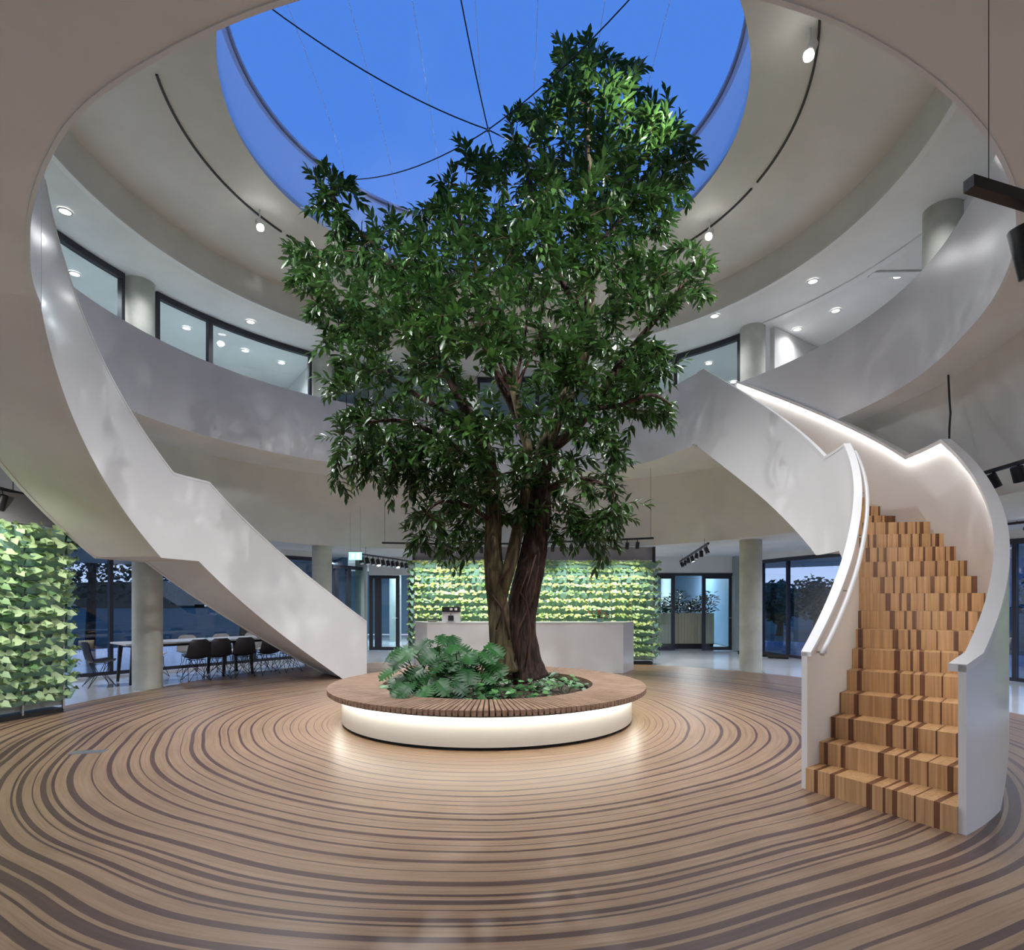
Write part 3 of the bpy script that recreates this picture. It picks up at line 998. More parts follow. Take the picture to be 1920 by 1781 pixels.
def limb(pts, r0, r1, m, name='branch'):
    P3 = [W(*p) if not isinstance(p, Vector) else p for p in pts]
    # catmull smoothing
    out = []
    for i in range(len(P3) - 1):
        p0 = P3[max(i - 1, 0)]; p1 = P3[i]; p2 = P3[i + 1]; p3 = P3[min(i + 2, len(P3) - 1)]
        for k in range(6):
            t = k / 6
            out.append(.5 * ((2 * p1) + (p2 - p0) * t + (2 * p0 - 5 * p1 + 4 * p2 - p3) * t * t + (3 * p1 - p0 - 3 * p2 + p3) * t ** 3))
    out.append(P3[-1])
    n = len(out)
    rs = [r0 + (r1 - r0) * i / (n - 1) for i in range(n)]
    limbs.append((out, rs, m, name))
    return out


T1 = limb([(992, 1275, 7.95), (981, 1225, 7.95), (977, 1160, 7.95), (990, 1090, 7.97), (1003, 1030, 8.0), (1012, 960, 8.0), (1012, 900, 8.0), (1018, 850, 8.0)], .215, .13, 'bark', 'trunk')
T2 = limb([(948, 1262, 7.75), (938, 1200, 7.75), (936, 1140, 7.75), (929, 1080, 7.75), (925, 1020, 7.78), (925, 950, 7.8), (918, 880, 7.8), (905, 830, 7.8)], .15, .085, 'bark2', 'trunk')
limb([(934, 1130, 7.76), (948, 1090, 7.7), (962, 1040, 7.7), (972, 990, 7.75), (985, 920, 7.8), (990, 850, 7.85), (975, 780, 7.9), (960, 720, 8.0)], .09, .05, 'bark2', 'stem')
limb([(905, 830, 7.8), (885, 790, 7.8), (862, 745, 7.85), (835, 690, 7.9), (800, 620, 8.0), (760, 540, 8.0), (715, 470, 8.1)], .10, .03, 'bark')
limb([(915, 880, 7.8), (870, 850, 7.7), (820, 815, 7.6), (760, 790, 7.5), (690, 790, 7.4)], .05, .018, 'bark')
limb([(905, 830, 7.8), (850, 780, 8.1), (780, 740, 8.4), (700, 680, 8.6), (640, 620, 8.7)], .05, .018, 'bark')
limb([(1018, 850, 8.0), (1040, 790, 8.0), (1070, 730, 8.0), (1095, 660, 8.0), (1105, 560, 8.0), (1110, 440, 8.0), (1105, 320, 8.0), (1100, 210, 8.0), (1105, 130, 8.0)], .13, .02, 'bark2')
limb([(1018, 850, 8.0), (1060, 820, 7.95), (1110, 765, 7.9), (1150, 700, 7.9), (1195, 640, 7.9), (1245, 580, 7.95), (1290, 520, 8.0)], .085, .02, 'bark')
limb([(1110, 765, 7.9), (1160, 760, 7.7), (1220, 740, 7.6), (1260, 760, 7.6)], .04, .014, 'bark')
limb([(1015, 880, 8.0), (985, 820, 8.1), (960, 760, 8.2), (930, 700, 8.2), (900, 600, 8.2), (870, 480, 8.2), (860, 360, 8.2)], .08, .018, 'bark')
for tx, ty, ty2 in [(905, 560, 7.8), (935, 540, 8.3), (965, 520, 7.7), (995, 500, 8.2), (1030, 460, 7.8), (870, 560, 8.4)]:
    limb([(962, 740, 8.0), (960 + (tx - 960) * .35, 690, 8.0), (960 + (tx - 960) * .7, 630, 7.95), (tx, ty, ty2)], .03, .012, 'twig')
limb([(1095, 600, 8.0), (1030, 480, 7.8), (1000, 380, 7.8), (985, 280, 7.9)], .05, .016, 'bark')
limb([(1108, 480, 8.0), (1170, 400, 8.1), (1215, 320, 8.1), (1245, 250, 8.1)], .045, .014, 'bark')
limb([(1012, 930, 8.0), (1060, 900, 7.8), (1110, 900, 7.7), (1150, 920, 7.6)], .04, .014, 'bark')
limb([(925, 980, 7.8), (880, 950, 7.6), (830, 940, 7.5), (800, 960, 7.4)], .035, .012, 'bark')
limb([(715, 470, 8.1), (660, 420, 8.1), (625, 370, 8.1), (620, 330, 8.1)], .025, .010, 'twig')
nodes = []
nrad = []
for out, rs, m, nm in limbs:
    if nm in ('trunk', 'stem'): sub = list(zip(out, rs))[len(out) // 2:]
    else: sub = list(zip(out, rs))
    for p, r in sub: nodes.append(p); nrad.append(r)
# attractors
pts2 = []
tries = 0
tr = random.Random(3)
att = []
while len(att) < 1500 and tries < 60000:
    tries += 1
    x = tr.uniform(525, 1355); y = tr.uniform(70, 1065)
    if not inside(x, y): continue
    d = edged(x, y)
    if d < 9: continue
    if 860 < x < 1010 and 650 < y < 780 and tr.random() < .6: continue
    if 1150 < x < 1240 and 600 < y < 640 and tr.random() < .5: continue
    m_ = d * 8 / 1118
    T = min(.12 + 1.15 * m_, 1.55)
    s = tr.uniform(-1, 1)
    s = math.copysign(abs(s) ** .6, s)
    Y = 8.0 + T * s
    p = W(x, y, Y)
    ok = True
    for q in att[-400:]:
        if (q - p).length_squared < .008: ok = False; break
    if ok: att.append(p)
NP = np.array([tuple(p) for p in nodes])
ND = np.array(nrad)
order = sorted(att, key=lambda p: float(np.sqrt(((NP - np.array(tuple(p))) ** 2).sum(1)).min()))
twigs = []   # list of point lists
cap = 12000
buf = np.zeros((cap, 3)); nb = len(NP); buf[:nb] = NP
for p in order:
    v = np.array(tuple(p))
    d2 = ((buf[:nb] - v) ** 2).sum(1)
    # prefer nodes lower than the tip
    pen = d2 + .35 * np.clip(buf[:nb, 2] - v[2] + .05, 0, 9) ** 2
    i = int(pen.argmin())
    a = Vector(buf[i]); L = (p - a).length
    n = max(2, int(L / .12))
    mid = a.lerp(p, .5) + Vector((tr.uniform(-.08, .08), tr.uniform(-.08, .08), .12)) * L
    seg_ = []
    for k in range(n + 1):
        t = k / n
        q = a * (1 - t) ** 2 + mid * 2 * t * (1 - t) + p * t * t
        seg_.append(q)
        if k > 0 and nb < cap:
            buf[nb] = tuple(q); nb += 1
    twigs.append((seg_, i < len(NP)))

for k, (out, rs, m, nm) in enumerate(limbs):
    sg = 20 if nm in ('trunk', 'stem') else 10
    mb = MB()
    loc = [p - TO for p in out]
    mb.tube(loc, rs, sg)
    # irregular bark relief on trunks
    if nm in ('trunk', 'stem'):
        for vi in range(len(mb.v)):
            ring_i = vi // sg
            if ring_i >= len(loc): break
            c = loc[ring_i]; v = Vector(mb.v[vi]) - c
            a = (vi % sg) / sg * 2 * PI
            f = 1 + .10 * math.sin(3 * a + ring_i * .12 + k) + .07 * math.sin(7 * a - ring_i * .2) + tr.uniform(-.03, .03)
            if ring_i < 4: f *= 1 + .10 * (4 - ring_i) / 4
            mb.v[vi] = tuple(c + v * f)
    o = mb.build(nm, M[m], tree, smooth=True)
# climbing roots over the trunks
for k, pp in enumerate([[(985, 1250, 7.68), (995, 1180, 7.68), (985, 1110, 7.74), (1005, 1040, 7.8)], [(965, 1240, 7.68), (972, 1180, 7.7), (1000, 1120, 7.74), (1010, 1060, 7.82)], [(930, 1180, 7.58), (950, 1120, 7.6), (935, 1090, 7.6), (960, 1060, 7.6)], [(920, 1110, 7.62), (945, 1145, 7.6), (955, 1200, 7.6)], [(1000, 1150, 7.72), (975, 1110, 7.74), (990, 1070, 7.78)]]):
    o_ = [W(*p) - TO for p in pp]
    MB().tube(o_, .012, 6).build('root', M['twig'], tree, smooth=True)
tb = MB()
for seg_, main in twigs:
    r0 = .011 if main else .007
    n = len(seg_)
    tb.tube([p - TO for p in seg_], [r0 + (.003 - r0) * i / (n - 1) for i in range(n)], 4)
o = tb.build('fine_twigs', M['twig'], tree); o['kind'] = 'stuff'

# leaves
LV = np.array([(0, 0, 0), (.28, -.40, .05), (.28, 0, -.02), (.28, .40, .05), (.65, -.42, .02), (.65, 0, -.05), (.65, .42, .02), (1, 0, -.14)], float)
LF = [(0, 1, 2), (0, 2, 3), (1, 4, 5, 2), (2, 5, 6, 3), (4, 7, 5), (5, 7, 6)]
leaf_list = []


def leaf_mats(pos, d, up, L, Wd):
    x = d.normalized()
    y = up.cross(x)
    if y.length < 1e-4: y = Vector((0, 1, 0)).cross(x)
    y.normalize(); z = x.cross(y)
    return Matrix(((x.x * L, y.x * Wd, z.x * L, pos.x), (x.y * L, y.y * Wd, z.y * L, pos.y), (x.z * L, y.z * Wd, z.z * L, pos.z), (0, 0, 0, 1)))


for seg_, main in twigs:
    tip = seg_[-1]; base = seg_[0]
    d = (tip - seg_[-2]).normalized()
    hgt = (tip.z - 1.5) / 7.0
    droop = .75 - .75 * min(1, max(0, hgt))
    d = (d + Vector((0, 0, -.35 * droop))).normalized()
    n = tr.randint(12, 17)
    LT = tr.uniform(.16, .34)
    tone = tr.random()
    for k in range(n):
        t = k / (n - 1)
        pos = tip + d * (LT * (t - .45)) + Vector((0, 0, -.10 * droop * t * t))
        ang = k * 2.4 + tr.uniform(-.3, .3)
        a = Vector((0, 0, 1)) if abs(d.z) < .95 else Vector((1, 0, 0))
        u = d.cross(a).normalized(); w = d.cross(u)
        side = u * math.cos(ang) + w * math.sin(ang)
        ld = (d * (.35 + .75 * t) + side * (1.0 - .35 * t) + Vector((0, 0, -.55 * droop + .12))).normalized()
        L = tr.uniform(.13, .22) * (1 - .25 * t); Wd = L * tr.uniform(.34, .44)
        up = Vector((0, 0, 1)) + side * .3 + Vector((tr.uniform(-.5, .5), tr.uniform(-.5, .5), 0))
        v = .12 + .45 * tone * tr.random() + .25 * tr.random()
        if hgt > .8: v += .15  # spotlit crown top painted into the leaf tone
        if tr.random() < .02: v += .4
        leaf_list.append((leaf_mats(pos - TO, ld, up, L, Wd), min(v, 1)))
leaf_list.sort(key=lambda m: m[0][1][3])
variants = []
for k in range(4):
    me = bpy.data.meshes.new('leaf')
    me.from_pydata([tuple(v) for v in LV], [], LF)
    me.materials.append(M['leaf'])
    A = me.attributes.new('var', 'FLOAT', 'POINT'); A.data.foreach_set('value', [.1 + .15 * k] * 8)
    me.polygons.foreach_set('use_smooth', [True] * len(me.polygons))
    variants.append(me)
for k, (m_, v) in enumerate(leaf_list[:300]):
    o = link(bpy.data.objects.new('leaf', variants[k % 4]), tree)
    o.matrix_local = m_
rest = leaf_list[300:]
n = len(rest)
MM = np.array([[list(r) for r in m_[0]] for m_ in rest])
LVh = np.concatenate([LV, np.ones((8, 1))], 1)
allv = np.einsum('nij,kj->nki', MM, LVh)[:, :, :3].reshape(-1, 3)
faces = []
for i in range(n):
    b = i * 8
    faces += [tuple(j + b for j in f) for f in LF]
me = bpy.data.meshes.new('foliage')
me.from_pydata(allv.tolist(), [], faces)
me.materials.append(M['leaf'])
A = me.attributes.new('var', 'FLOAT', 'POINT')
A.data.foreach_set('value', np.repeat(np.array([v for _, v in rest]), 8).tolist())
me.polygons.foreach_set('use_smooth', [True] * len(me.polygons))
o = link(bpy.data.objects.new('foliage', me), tree); o['kind'] = 'stuff'


# ------------------------------------------------------------------ planter plants
def attr(me, val):
    A = me.attributes.new('var', 'FLOAT', 'POINT')
    A.data.foreach_set('value', [val] * len(me.vertices))


def monstera_leaf(seed):
    q = random.Random(seed)
    mb = MB()
    n = 6
    for s in (-1, 1):
        for i in range(n):
            t0 = i / n * .92; t1 = t0 + .92 / n
            w0 = .55 * math.sin(PI * (t0 * .85 + .12)) + .05
            w1 = .55 * math.sin(PI * (t1 * .85 + .12)) + .03
            g = .42 * (t1 - t0) * q.uniform(.8, 1.1)
            sweep = .13
            a0 = (t0 - .08, 0, 0); a1 = (t1 - .08, 0, 0)
            zf = lambda x, w: .12 * w - .25 * x * x - .25 * w * w
            b0 = (t0 - .08 + sweep * .5, s * w0 * .3, zf(t0, w0 * .3)); b1 = (t1 - .08 + sweep * .5, s * w1 * .3, zf(t1, w1 * .3))
            c0 = (t0 - .08 + sweep + g, s * w0, zf(t0, w0)); c1 = (t1 - .08 + sweep - g, s * w1, zf(t1, w1))
            a0 = (a0[0], 0, zf(t0, 0)); a1 = (a1[0], 0, zf(t1, 0))
            if i < 1:
                c0 = (c0[0] - .22, c0[1] * .85, c0[2])
            f1 = (0, 1, 2, 3); f2 = (3, 2, 5, 4)
            if s < 0: f1 = f1[::-1]; f2 = f2[::-1]
            mb.add([a0, a1, b1, b0, c0, c1], [f1, f2])
        mb.add([(.84, 0, -.2), (1.0, 0, -.3), (.92, s * .1, -.25)], [(0, 1, 2) if s > 0 else (2, 1, 0)])
    me = mb.mesh('leaf_blade', M['monstera'], True)
    attr(me, q.uniform(.1, .6))
    return me


mleaf = [monstera_leaf(s) for s in range(6)]
mq = random.Random(21)
MON = [((-.64, -.38), 'split-leaf monstera at the left of the planter, tallest clump', 14, .95), ((-.30, -.60), 'split-leaf monstera in front of the left trunk', 13, .85), ((-.62, -.95), 'low monstera leaves at the front rim of the planter', 8, .35), ((-.88, -.12), 'monstera reaching out towards the left bench edge', 5, .7), ((-.15, -.35), 'small monstera right against the trunk foot', 6, .55)]
for (xy, lb, nl, hh) in MON:
    t = thing('monstera_plant', lb, 'plant', (CX + xy[0], CY + xy[1], .33))
    nl = int(nl * 1.6)
    for k in range(nl):
        az = 2 * PI * k / nl + mq.uniform(-.4, .4)
        if mq.random() < .5: az = -PI / 2 + mq.uniform(-1.3, 1.3)
        L = hh * mq.uniform(.35, 1.0)
        out = mq.uniform(.08, .42)
        base = Vector((mq.uniform(-.05, .05), mq.uniform(-.05, .05), -.03))
        tip = Vector((math.cos(az) * out, math.sin(az) * out, L * .82))
        mid = base.lerp(tip, .55) + Vector((-math.cos(az) * .05, -math.sin(az) * .05, .10))
        pts = [base * (1 - s) ** 2 + mid * 2 * s * (1 - s) + tip * s * s for s in [i / 6 for i in range(7)]]
        o = MB().tube(pts, [.010 - .004 * i / 6 for i in range(7)], 6).build('stem', M['monstera'], t, smooth=True)
        attr(o.data, .5)
        d = Vector((math.cos(az), math.sin(az), -.25 - .3 * mq.random()))
        up = Vector((mq.uniform(-.3, .3), -.55, 1))
        S = mq.uniform(.19, .28)
        lf = link(bpy.data.objects.new('leaf', mq.choice(mleaf)), t)
        lf.matrix_local = leaf_mats(tip, d, up, S, S * .95)


def heart_leaf(name, m, val):
    vs = [(0, 0, 0), (-.12, .28, .03), (.25, .42, .02), (.65, .28, -.03), (1, 0, -.12), (.65, -.28, -.03), (.25, -.42, .02), (-.12, -.28, .03), (.3, 0, -.04)]
    fs = [(8, 0, 1, 2), (8, 2, 3, 4), (8, 4, 5, 6), (8, 6, 7, 0)]
    me = MB().add(vs, fs).mesh(name, m, True)
    attr(me, val)
    return me


hl = [heart_leaf('leaf_blade', M['ivy'], v) for v in (.05, .25, .45, .7)]
GC = [(.55, -.25), (.78, .05), (.98, .25), (.35, -.62), (.10, -.78), (-.15, -1.02), (.62, .45), (-1.10, -.42), (-1.0, .3), (.15, .65), (1.05, -.12), (.5, -.95)]
gl = ['ground ivy just right of the trunk', 'leafy ivy clump in the right half of the planter', 'ivy sprig at the right rim of the planter', 'ivy clump in front of the thick trunk', 'ivy clump on the soil before the trunks', 'ivy at the very front rim of the planter', 'ivy behind the trunk on the right', 'ivy clump at the left front rim of the planter', 'ivy at the left back rim of the planter', 'ivy clump directly behind the trunks', 'small ivy shoot at the right rim, nearest the bench edge', 'sparse ivy on the bare soil, front right']
for (xy, lb) in zip(GC, gl):
    t = thing('ground_ivy', lb, 'plant', (CX + xy[0], CY + xy[1], .32))
    for k in range(25):
        r = mq.uniform(.02, .30); az = mq.uniform(0, 2 * PI); h = mq.uniform(.03, .22) * (1.2 - r * 2)
        tip = Vector((math.cos(az) * r, math.sin(az) * r, h + .02))
        if k < 8:
            so = MB().tube([Vector((0, 0, -.05)), tip * .5 + Vector((0, 0, .03)), tip], .003, 4).build('stem', M['ivy'], t); attr(so.data, .4)
        S = mq.uniform(.06, .11)
        lf = link(bpy.data.objects.new('leaf', mq.choice(hl)), t)
        lf.matrix_local = leaf_mats(tip, Vector((math.cos(az), math.sin(az), mq.uniform(-.4, .2))), Vector((mq.uniform(-.4, .4), -.4, 1)), S, S)

# ------------------------------------------------------------------ living walls
TW = .50


def tray_mesh(w, pots=4):
    mb = MB()
    prof = [(0, 0), (0, -.125), (-.045, -.135), (-.125, -.005), (-.118, 0), (-.10, -.01), (-.04, -.04), (-.01, -.01)]
    mb.sweep([[(x, y, z) for y, z in prof] for x in (-w / 2, w / 2)])
    for k in range(1, pots):
        x = -w / 2 + w * k / pots
        mb.sweep([[(xx, y, z) for y, z in ((-.047, -.136), (-.128, -.004), (-.122, -.004), (-.045, -.128))] for xx in (x - .004, x + .004)])
    return mb.mesh('planter_tray', M['tray'])


def clump_mesh(w, nleaf, mname, seed, big=1.0):
    q = random.Random(seed)
    base = MB()
    vs0 = [(0, 0, 0), (-.1, .3, .04), (.3, .42, .02), (1, 0, -.15), (.3, -.42, .02), (-.1, -.3, .04), (.35, 0, -.05)]
    fs0 = [(6, 0, 1, 2), (6, 2, 3), (6, 3, 4), (6, 4, 5, 0)]
    vals = []
    for k in range(nleaf):
        x = q.uniform(-w / 2, w / 2); y = q.uniform(-.17, -.04); z = q.uniform(-.03, .055) * min(big, 1.2)
        az = q.uniform(-PI, 0)
        d = Vector((math.cos(az), math.sin(az) * .9 - .2, q.uniform(-.8, .25)))
        S = q.uniform(.06, .105) * big
        m_ = leaf_mats(Vector((x, y, z)), d, Vector((q.uniform(-.5, .5), -1.2, .45)), S, S)
        base.add([tuple(m_ @ Vector(v)) for v in vs0], fs0)
        vals += [q.random() * .75] * 7
    me = base.mesh('foliage', M[mname], True)
    A = me.attributes.new('var', 'FLOAT', 'POINT'); A.data.foreach_set('value', vals)
    return me


tr_full = tray_mesh(TW); tr_side = tray_mesh(.42)
cl_y = [clump_mesh(TW, 27, 'pothos', s) for s in range(5)]
cl_g = [clump_mesh(TW, 27, 'pothosd', 10 + s) for s in range(5)]
cl_s = [clump_mesh(.42, 20, 'pothosd', 30 + s) for s in range(3)]
cl_big = [clump_mesh(TW, 15, 'pothosb', 50 + s, 1.45) for s in range(5)]


def living_wall(label, loc, rz, ncol, nrow, pitch, ztop, sides, big=False, seed=0, thick=.42, header=True, hz=2.84):
    q = random.Random(seed)
    t = thing('living_wall', label, 'living wall', loc, rz)
    Wt = ncol * pitch
    MB().box((0, thick / 2, (ztop + .05) / 2 + .04), (Wt, thick, ztop - .06)).build('core_panel', M['pilaster'], t)
    if header:
        MB().box((0, .1, (hz + ztop + .06) / 2), (Wt + .12, .06, hz - ztop - .06)).build('header_board', M['header'], t)
        MB().box((-Wt / 2 - .04, .06, (hz + ztop) / 2), (.06, .1, hz - ztop)).build('header_post', M['black'], t)
        MB().box((Wt / 2 + .04, .06, (hz + ztop) / 2), (.06, .1, hz - ztop)).build('header_post', M['black'], t)
    for k in range(ncol + 1):
        x = -Wt / 2 + k * pitch
        MB().box((x, -.02, ztop / 2 + .03), (.022, .03, ztop - .02)).build('post', M['steel'], t)
    MB().box((0, .12, .03), (Wt, .3, .06)).build('plinth', M['black'], t)
    for r in range(nrow):
        z = ztop - .183 * r
        for c in range(ncol):
            x = -Wt / 2 + (c + .5) * pitch
            o = link(bpy.data.objects.new('planter_tray', tr_full), t); o.location = (x, 0, z)
            if big: me = q.choice(cl_big)
            else:
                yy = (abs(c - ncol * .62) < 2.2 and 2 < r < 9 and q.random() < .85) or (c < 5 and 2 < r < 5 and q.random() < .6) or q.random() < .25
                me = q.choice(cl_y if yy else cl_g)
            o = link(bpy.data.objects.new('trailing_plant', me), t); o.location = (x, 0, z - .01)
        for s in sides:
            o = link(bpy.data.objects.new('planter_tray', tr_side), t); o.location = (s * (Wt / 2 + .03), thick / 2, z); o.rotation_euler = (0, 0, s * PI / 2)
            o = link(bpy.data.objects.new('trailing_plant', q.choice(cl_s)), t); o.location = (s * (Wt / 2 + .03), thick / 2, z - .01); o.rotation_euler = (0, 0, s * PI / 2)
    return t


living_wall('wide living wall of green trays with trailing plants behind the reception desk', (.53, 14.42, 0), 0, 11, 13, .522, 2.46, (-1, 1), seed=4)
living_wall('living wall at the left edge with broad leaved plants', (-6.50, 7.55, 0), rad(72) + 0, 3, 13, .522, 2.50, (1,), big=True, seed=9, thick=.3, hz=2.95)
living_wall('living wall standing to the right beyond the outer wall of the right staircase', (8.1, 7.6, 0), rad(-52), 3, 13, .522, 2.50, (), big=True, seed=12, thick=.3)


# ------------------------------------------------------------------ track lights
def track(label, pts, heads, hz=.16, r=.045, L=.13, wires=(), aim=(0, 0, -1), lit=(), name='track_light', side=.02, mt='black', wr=.004):
    t = thing(name, label, 'track light', pts[0])
    o0 = Vector(pts[0])
    Pn = [Vector(p) - o0 for p in pts]
    rings = []
    for i, p in enumerate(Pn):
        d = (Pn[min(i + 1, len(Pn) - 1)] - Pn[max(i - 1, 0)]); d.z = 0; d.normalize()
        nrm = Vector((-d.y, d.x, 0)) * side
        rings.append([p + nrm + Vector((0, 0, side)), p - nrm + Vector((0, 0, side)), p - nrm - Vector((0, 0, side)), p + nrm - Vector((0, 0, side))])
    MB().sweep(rings).build('rail', M[mt], t)
    tot = [0]
    for a, b in zip(Pn, Pn[1:]): tot.append(tot[-1] + (b - a).length)

    def along(s):
        s *= tot[-1]
        for i in range(len(Pn) - 1):
            if s <= tot[i + 1] + 1e-6:
                return Pn[i].lerp(Pn[i + 1], (s - tot[i]) / max(tot[i + 1] - tot[i], 1e-6))
        return Pn[-1]
    for k, hd in enumerate(heads):
        s, am = (hd if isinstance(hd, tuple) else (hd, aim))
        p = along(s)
        am = Vector(am).normalized()
        c = p + Vector((0, 0, -hz))
        hb = MB()
        hb.tube([p + Vector((0, 0, -side)), p + Vector((0, 0, -hz * .55)), c], .010, 6)
        a, b = c - am * L * .5, c + am * L * .5
        hb.tube([a, a + am * L * .04, b], [r * .9, r, r], 16)
        h = hb.build('spotlight_head', M[mt], t, auto=40)
        MB().tube([b - am * .004, b + am * .003], r * .8, 14).build('lens', M['bulb'] if k in lit else M['steel'], h)
    for (s, z1) in wires:
        p = along(s)
        MB().tube([p, Vector((p.x, p.y, z1 - o0.z))], wr, 5).build('suspension_wire', M['black'], t)
    return t


# over the reception living wall
ft = [(-3.0, 13.75, 2.87), (-1.6, 13.95, 2.86), (0, 13.85, 2.86), (1.6, 13.35, 2.87), (3.04, 12.8, 2.88)]
hs = []
for px in (792, 850, 905, 1042, 1059, 1077, 1115, 1138, 1158, 1179, 1197):
    hs.append(((px - 718) / 507, (0, .45, -1)))
track('long suspended black track with small spots above the reception desk', ft, hs, .14, .042, .14, [(0.01, 3.9), (.99, 4.4)], lit=(5,))
for x in (-2.0, -.9, .3, 1.5, 2.7):
    lamp('wall_wash_lamp', 'SPOT', (x, 13.3, 2.74), 190, (1, 1, .92), (x, 14.4, .95), .04, 95, .8)
track('short black track with spots, right of the living wall', [(4.05, 12.3, 2.72), (4.5, 14.8, 2.72), (5.1, 18.1, 2.72)], [(x / 7 + .04, (.3 - .25 * (x % 3), -.4 + .5 * (x % 2), -1)) for x in range(7)], .13, .045, .14, [(.1, 2.88), (.9, 2.88)], lit=(3,))
track('short black track with spots beside the exit sign', [(-3.73, 14.6, 2.68), (-3.3, 17.0, 2.72), (-3.1, 18.0, 2.72)], [(x / 10 + .03, (.3, -.4, -1)) for x in range(10)], .16, .055, .17, [(.1, 2.88), (.9, 2.88)], lit=(3, 7))
# left, over the left living wall
track('black curved track with large spots over the left living wall', [(-6.75, 6.8, 3.0), (-6.55, 7.5, 2.98), (-6.5, 8.1, 2.95), (-6.9, 8.7, 2.9)], [(.42, (-.4, .1, -1)), (.66, (-.3, .1, -1)), (.9, (.6, .2, -.8))], .17, .055, .2, [(.5, 3.6)])
track('thin black ceiling track with two spots in front of the left windows', [(-8.2, 9.6, 2.80), (-7.0, 10.6, 2.80)], [(.25, (.1, 0, -1)), (.75, (-.6, -.4, -.5))], .12, .05, .16, [(.5, 2.88)], lit=(1,))
for z in (2.75,):
    for (x, y) in ((-5.95, 5.9), (-6.0, 6.6)):
        lamp('wall_wash_lamp', 'SPOT', (x, y, 2.9), 110, (1, 1, .92), (-6.6, 7.6, 1.3), .04, 100, .8)
    lamp('wall_wash_lamp', 'SPOT', (7.0, 6.9, 2.75), 120, (1, 1, .92), (8.0, 7.6, 1.2), .04, 100, .8)
# right
track('black suspended track with large spots behind the right staircase', [(5.55, 7.05, 3.04), (5.5, 6.4, 3.04), (5.35, 5.7, 3.04), (5.2, 5.2, 3.04)], [(.1, (.45, -.1, -1)), (.3, (.35, .1, -1)), (.52, (.3, 0, -1)), (.75, (.5, 0, -1))], .12, .06, .17, [(.45, 4.45)])
track('thin black ceiling track by the right windows', [(8.35, 10.3, 2.84), (8.6, 9.5, 2.84)], [(.05, (-.1, -.5, -1)), (.6, (-.3, -1, -.4))], .13, .045, .15, [(.4, 2.88)], lit=(0, 1))
t_ = track('large black suspended track and spot hanging at the upper right, nearest the viewer', [(1.70, 2.22, 3.10), (1.95, 2.26, 3.06), (2.4, 2.42, 3.05)], [(.40, (.35, .1, -1))], .17, .062, .19, [(.12, 4.4)], side=.022, wr=.0016)
# hanging cable
o = MB().tube([(5.5, 7.52, 4.45), (5.5, 7.5, 4.1), (5.515, 7.5, 3.9), (5.50, 7.5, 3.7), (5.5, 7.5, 3.5), (5.5, 7.1, 3.08)], .012, 8).build('hanging_cable', M['black'], smooth=True)
tag(o, 'thick black cable hanging behind the right staircase balustrade', 'cable')

# roof track: black arc and white lamps
rt = thing('roof_track', 'thin black curved lighting track in the roof ring', 'track light', (CX, CY, ZR))
for (a, b) in ((-106, -62), (-60.5, -30), (-28, 28), (30, 78), (80, 118)):
    rings = [[tuple(Vector(P(p, r, z)) - Vector((CX, CY, 0))) for r, z in ((3.94, -.035), (3.965, -.035), (3.965, -.0), (3.94, -.0))] for p in frange(a, b, 2)]
    MB().sweep(rings).build('rail', M['black'], rt)
SL = [((487, 423), 'lit white spot in the roof track, left of the tree'), ((1519, 97), 'lit white spot in the roof track, upper right'), ((1330, 440), 'lit white spot in the roof track, right of the crown'), ((1057, 577), 'lit spot seen through the crown of the tree')]
for k, ((px, py), lb) in enumerate(SL):
    z = 7.40 if k < 3 else 6.6
    p = Vector(at(px, py, z)) if k < 3 else Vector(P(28, 5.3, 6.95))
    t = thing('roof_spotlight', lb, 'spotlight', p)
    am = (Vector((CX, CY, 3.5)) - p).normalized() * .6 + Vector((0, -.35, -.5)); am.normalize()
    up = .26 if k < 3 else .12
    MB().tube([(0, 0, up), (0, 0, .08), tuple(-am * .02)], .012, 8).build('arm', M['cap'], t)
    MB().tube([tuple(-am * .11), tuple(am * .04)], .052, 18).build('housing', M['cap'], t, auto=40)
    MB().lathe([(0, -.05), (.03, -.045), (.048, -.03), (.055, 0), (.048, .03), (.03, .045), (0, .05)], tuple(am * .055), 16, closed=False).build('bulb', M['bulb'], t, smooth=True)
# keep bulbs modest in size
# exit sign
ex = thing('exit_sign', 'green lit exit sign hanging from the ceiling near the left staircase', 'sign', (-3.77, 14.35, 2.61), 0)
MB().box((0, 0, 0), (.31, .03, .19)).build('sign_panel', M['exit'], ex)
MB().box((0, 0, .11), (.34, .05, .035)).build('housing', M['cap'], ex)
mb = MB()
mb.box((-.06, -.017, .055), (.03, .004, .03)); mb.box((-.065, -.017, .01), (.035, .004, .06), 0); mb.box((-.09, -.017, -.04), (.02, .004, .05)); mb.box((-.045, -.017, -.04), (.02, .004, .05)); mb.box((-.035, -.017, .02), (.04, .004, .015))
mb.box((.07, -.017, -.005), (.07, .004, .13))
mb.build('pictogram', M['exitw'], ex)
for x in (-.12, .12): MB().tube([(x, 0, .12), (x, 0, 1.25)], .004, 5).build('suspension_rod', M['steel'], ex)

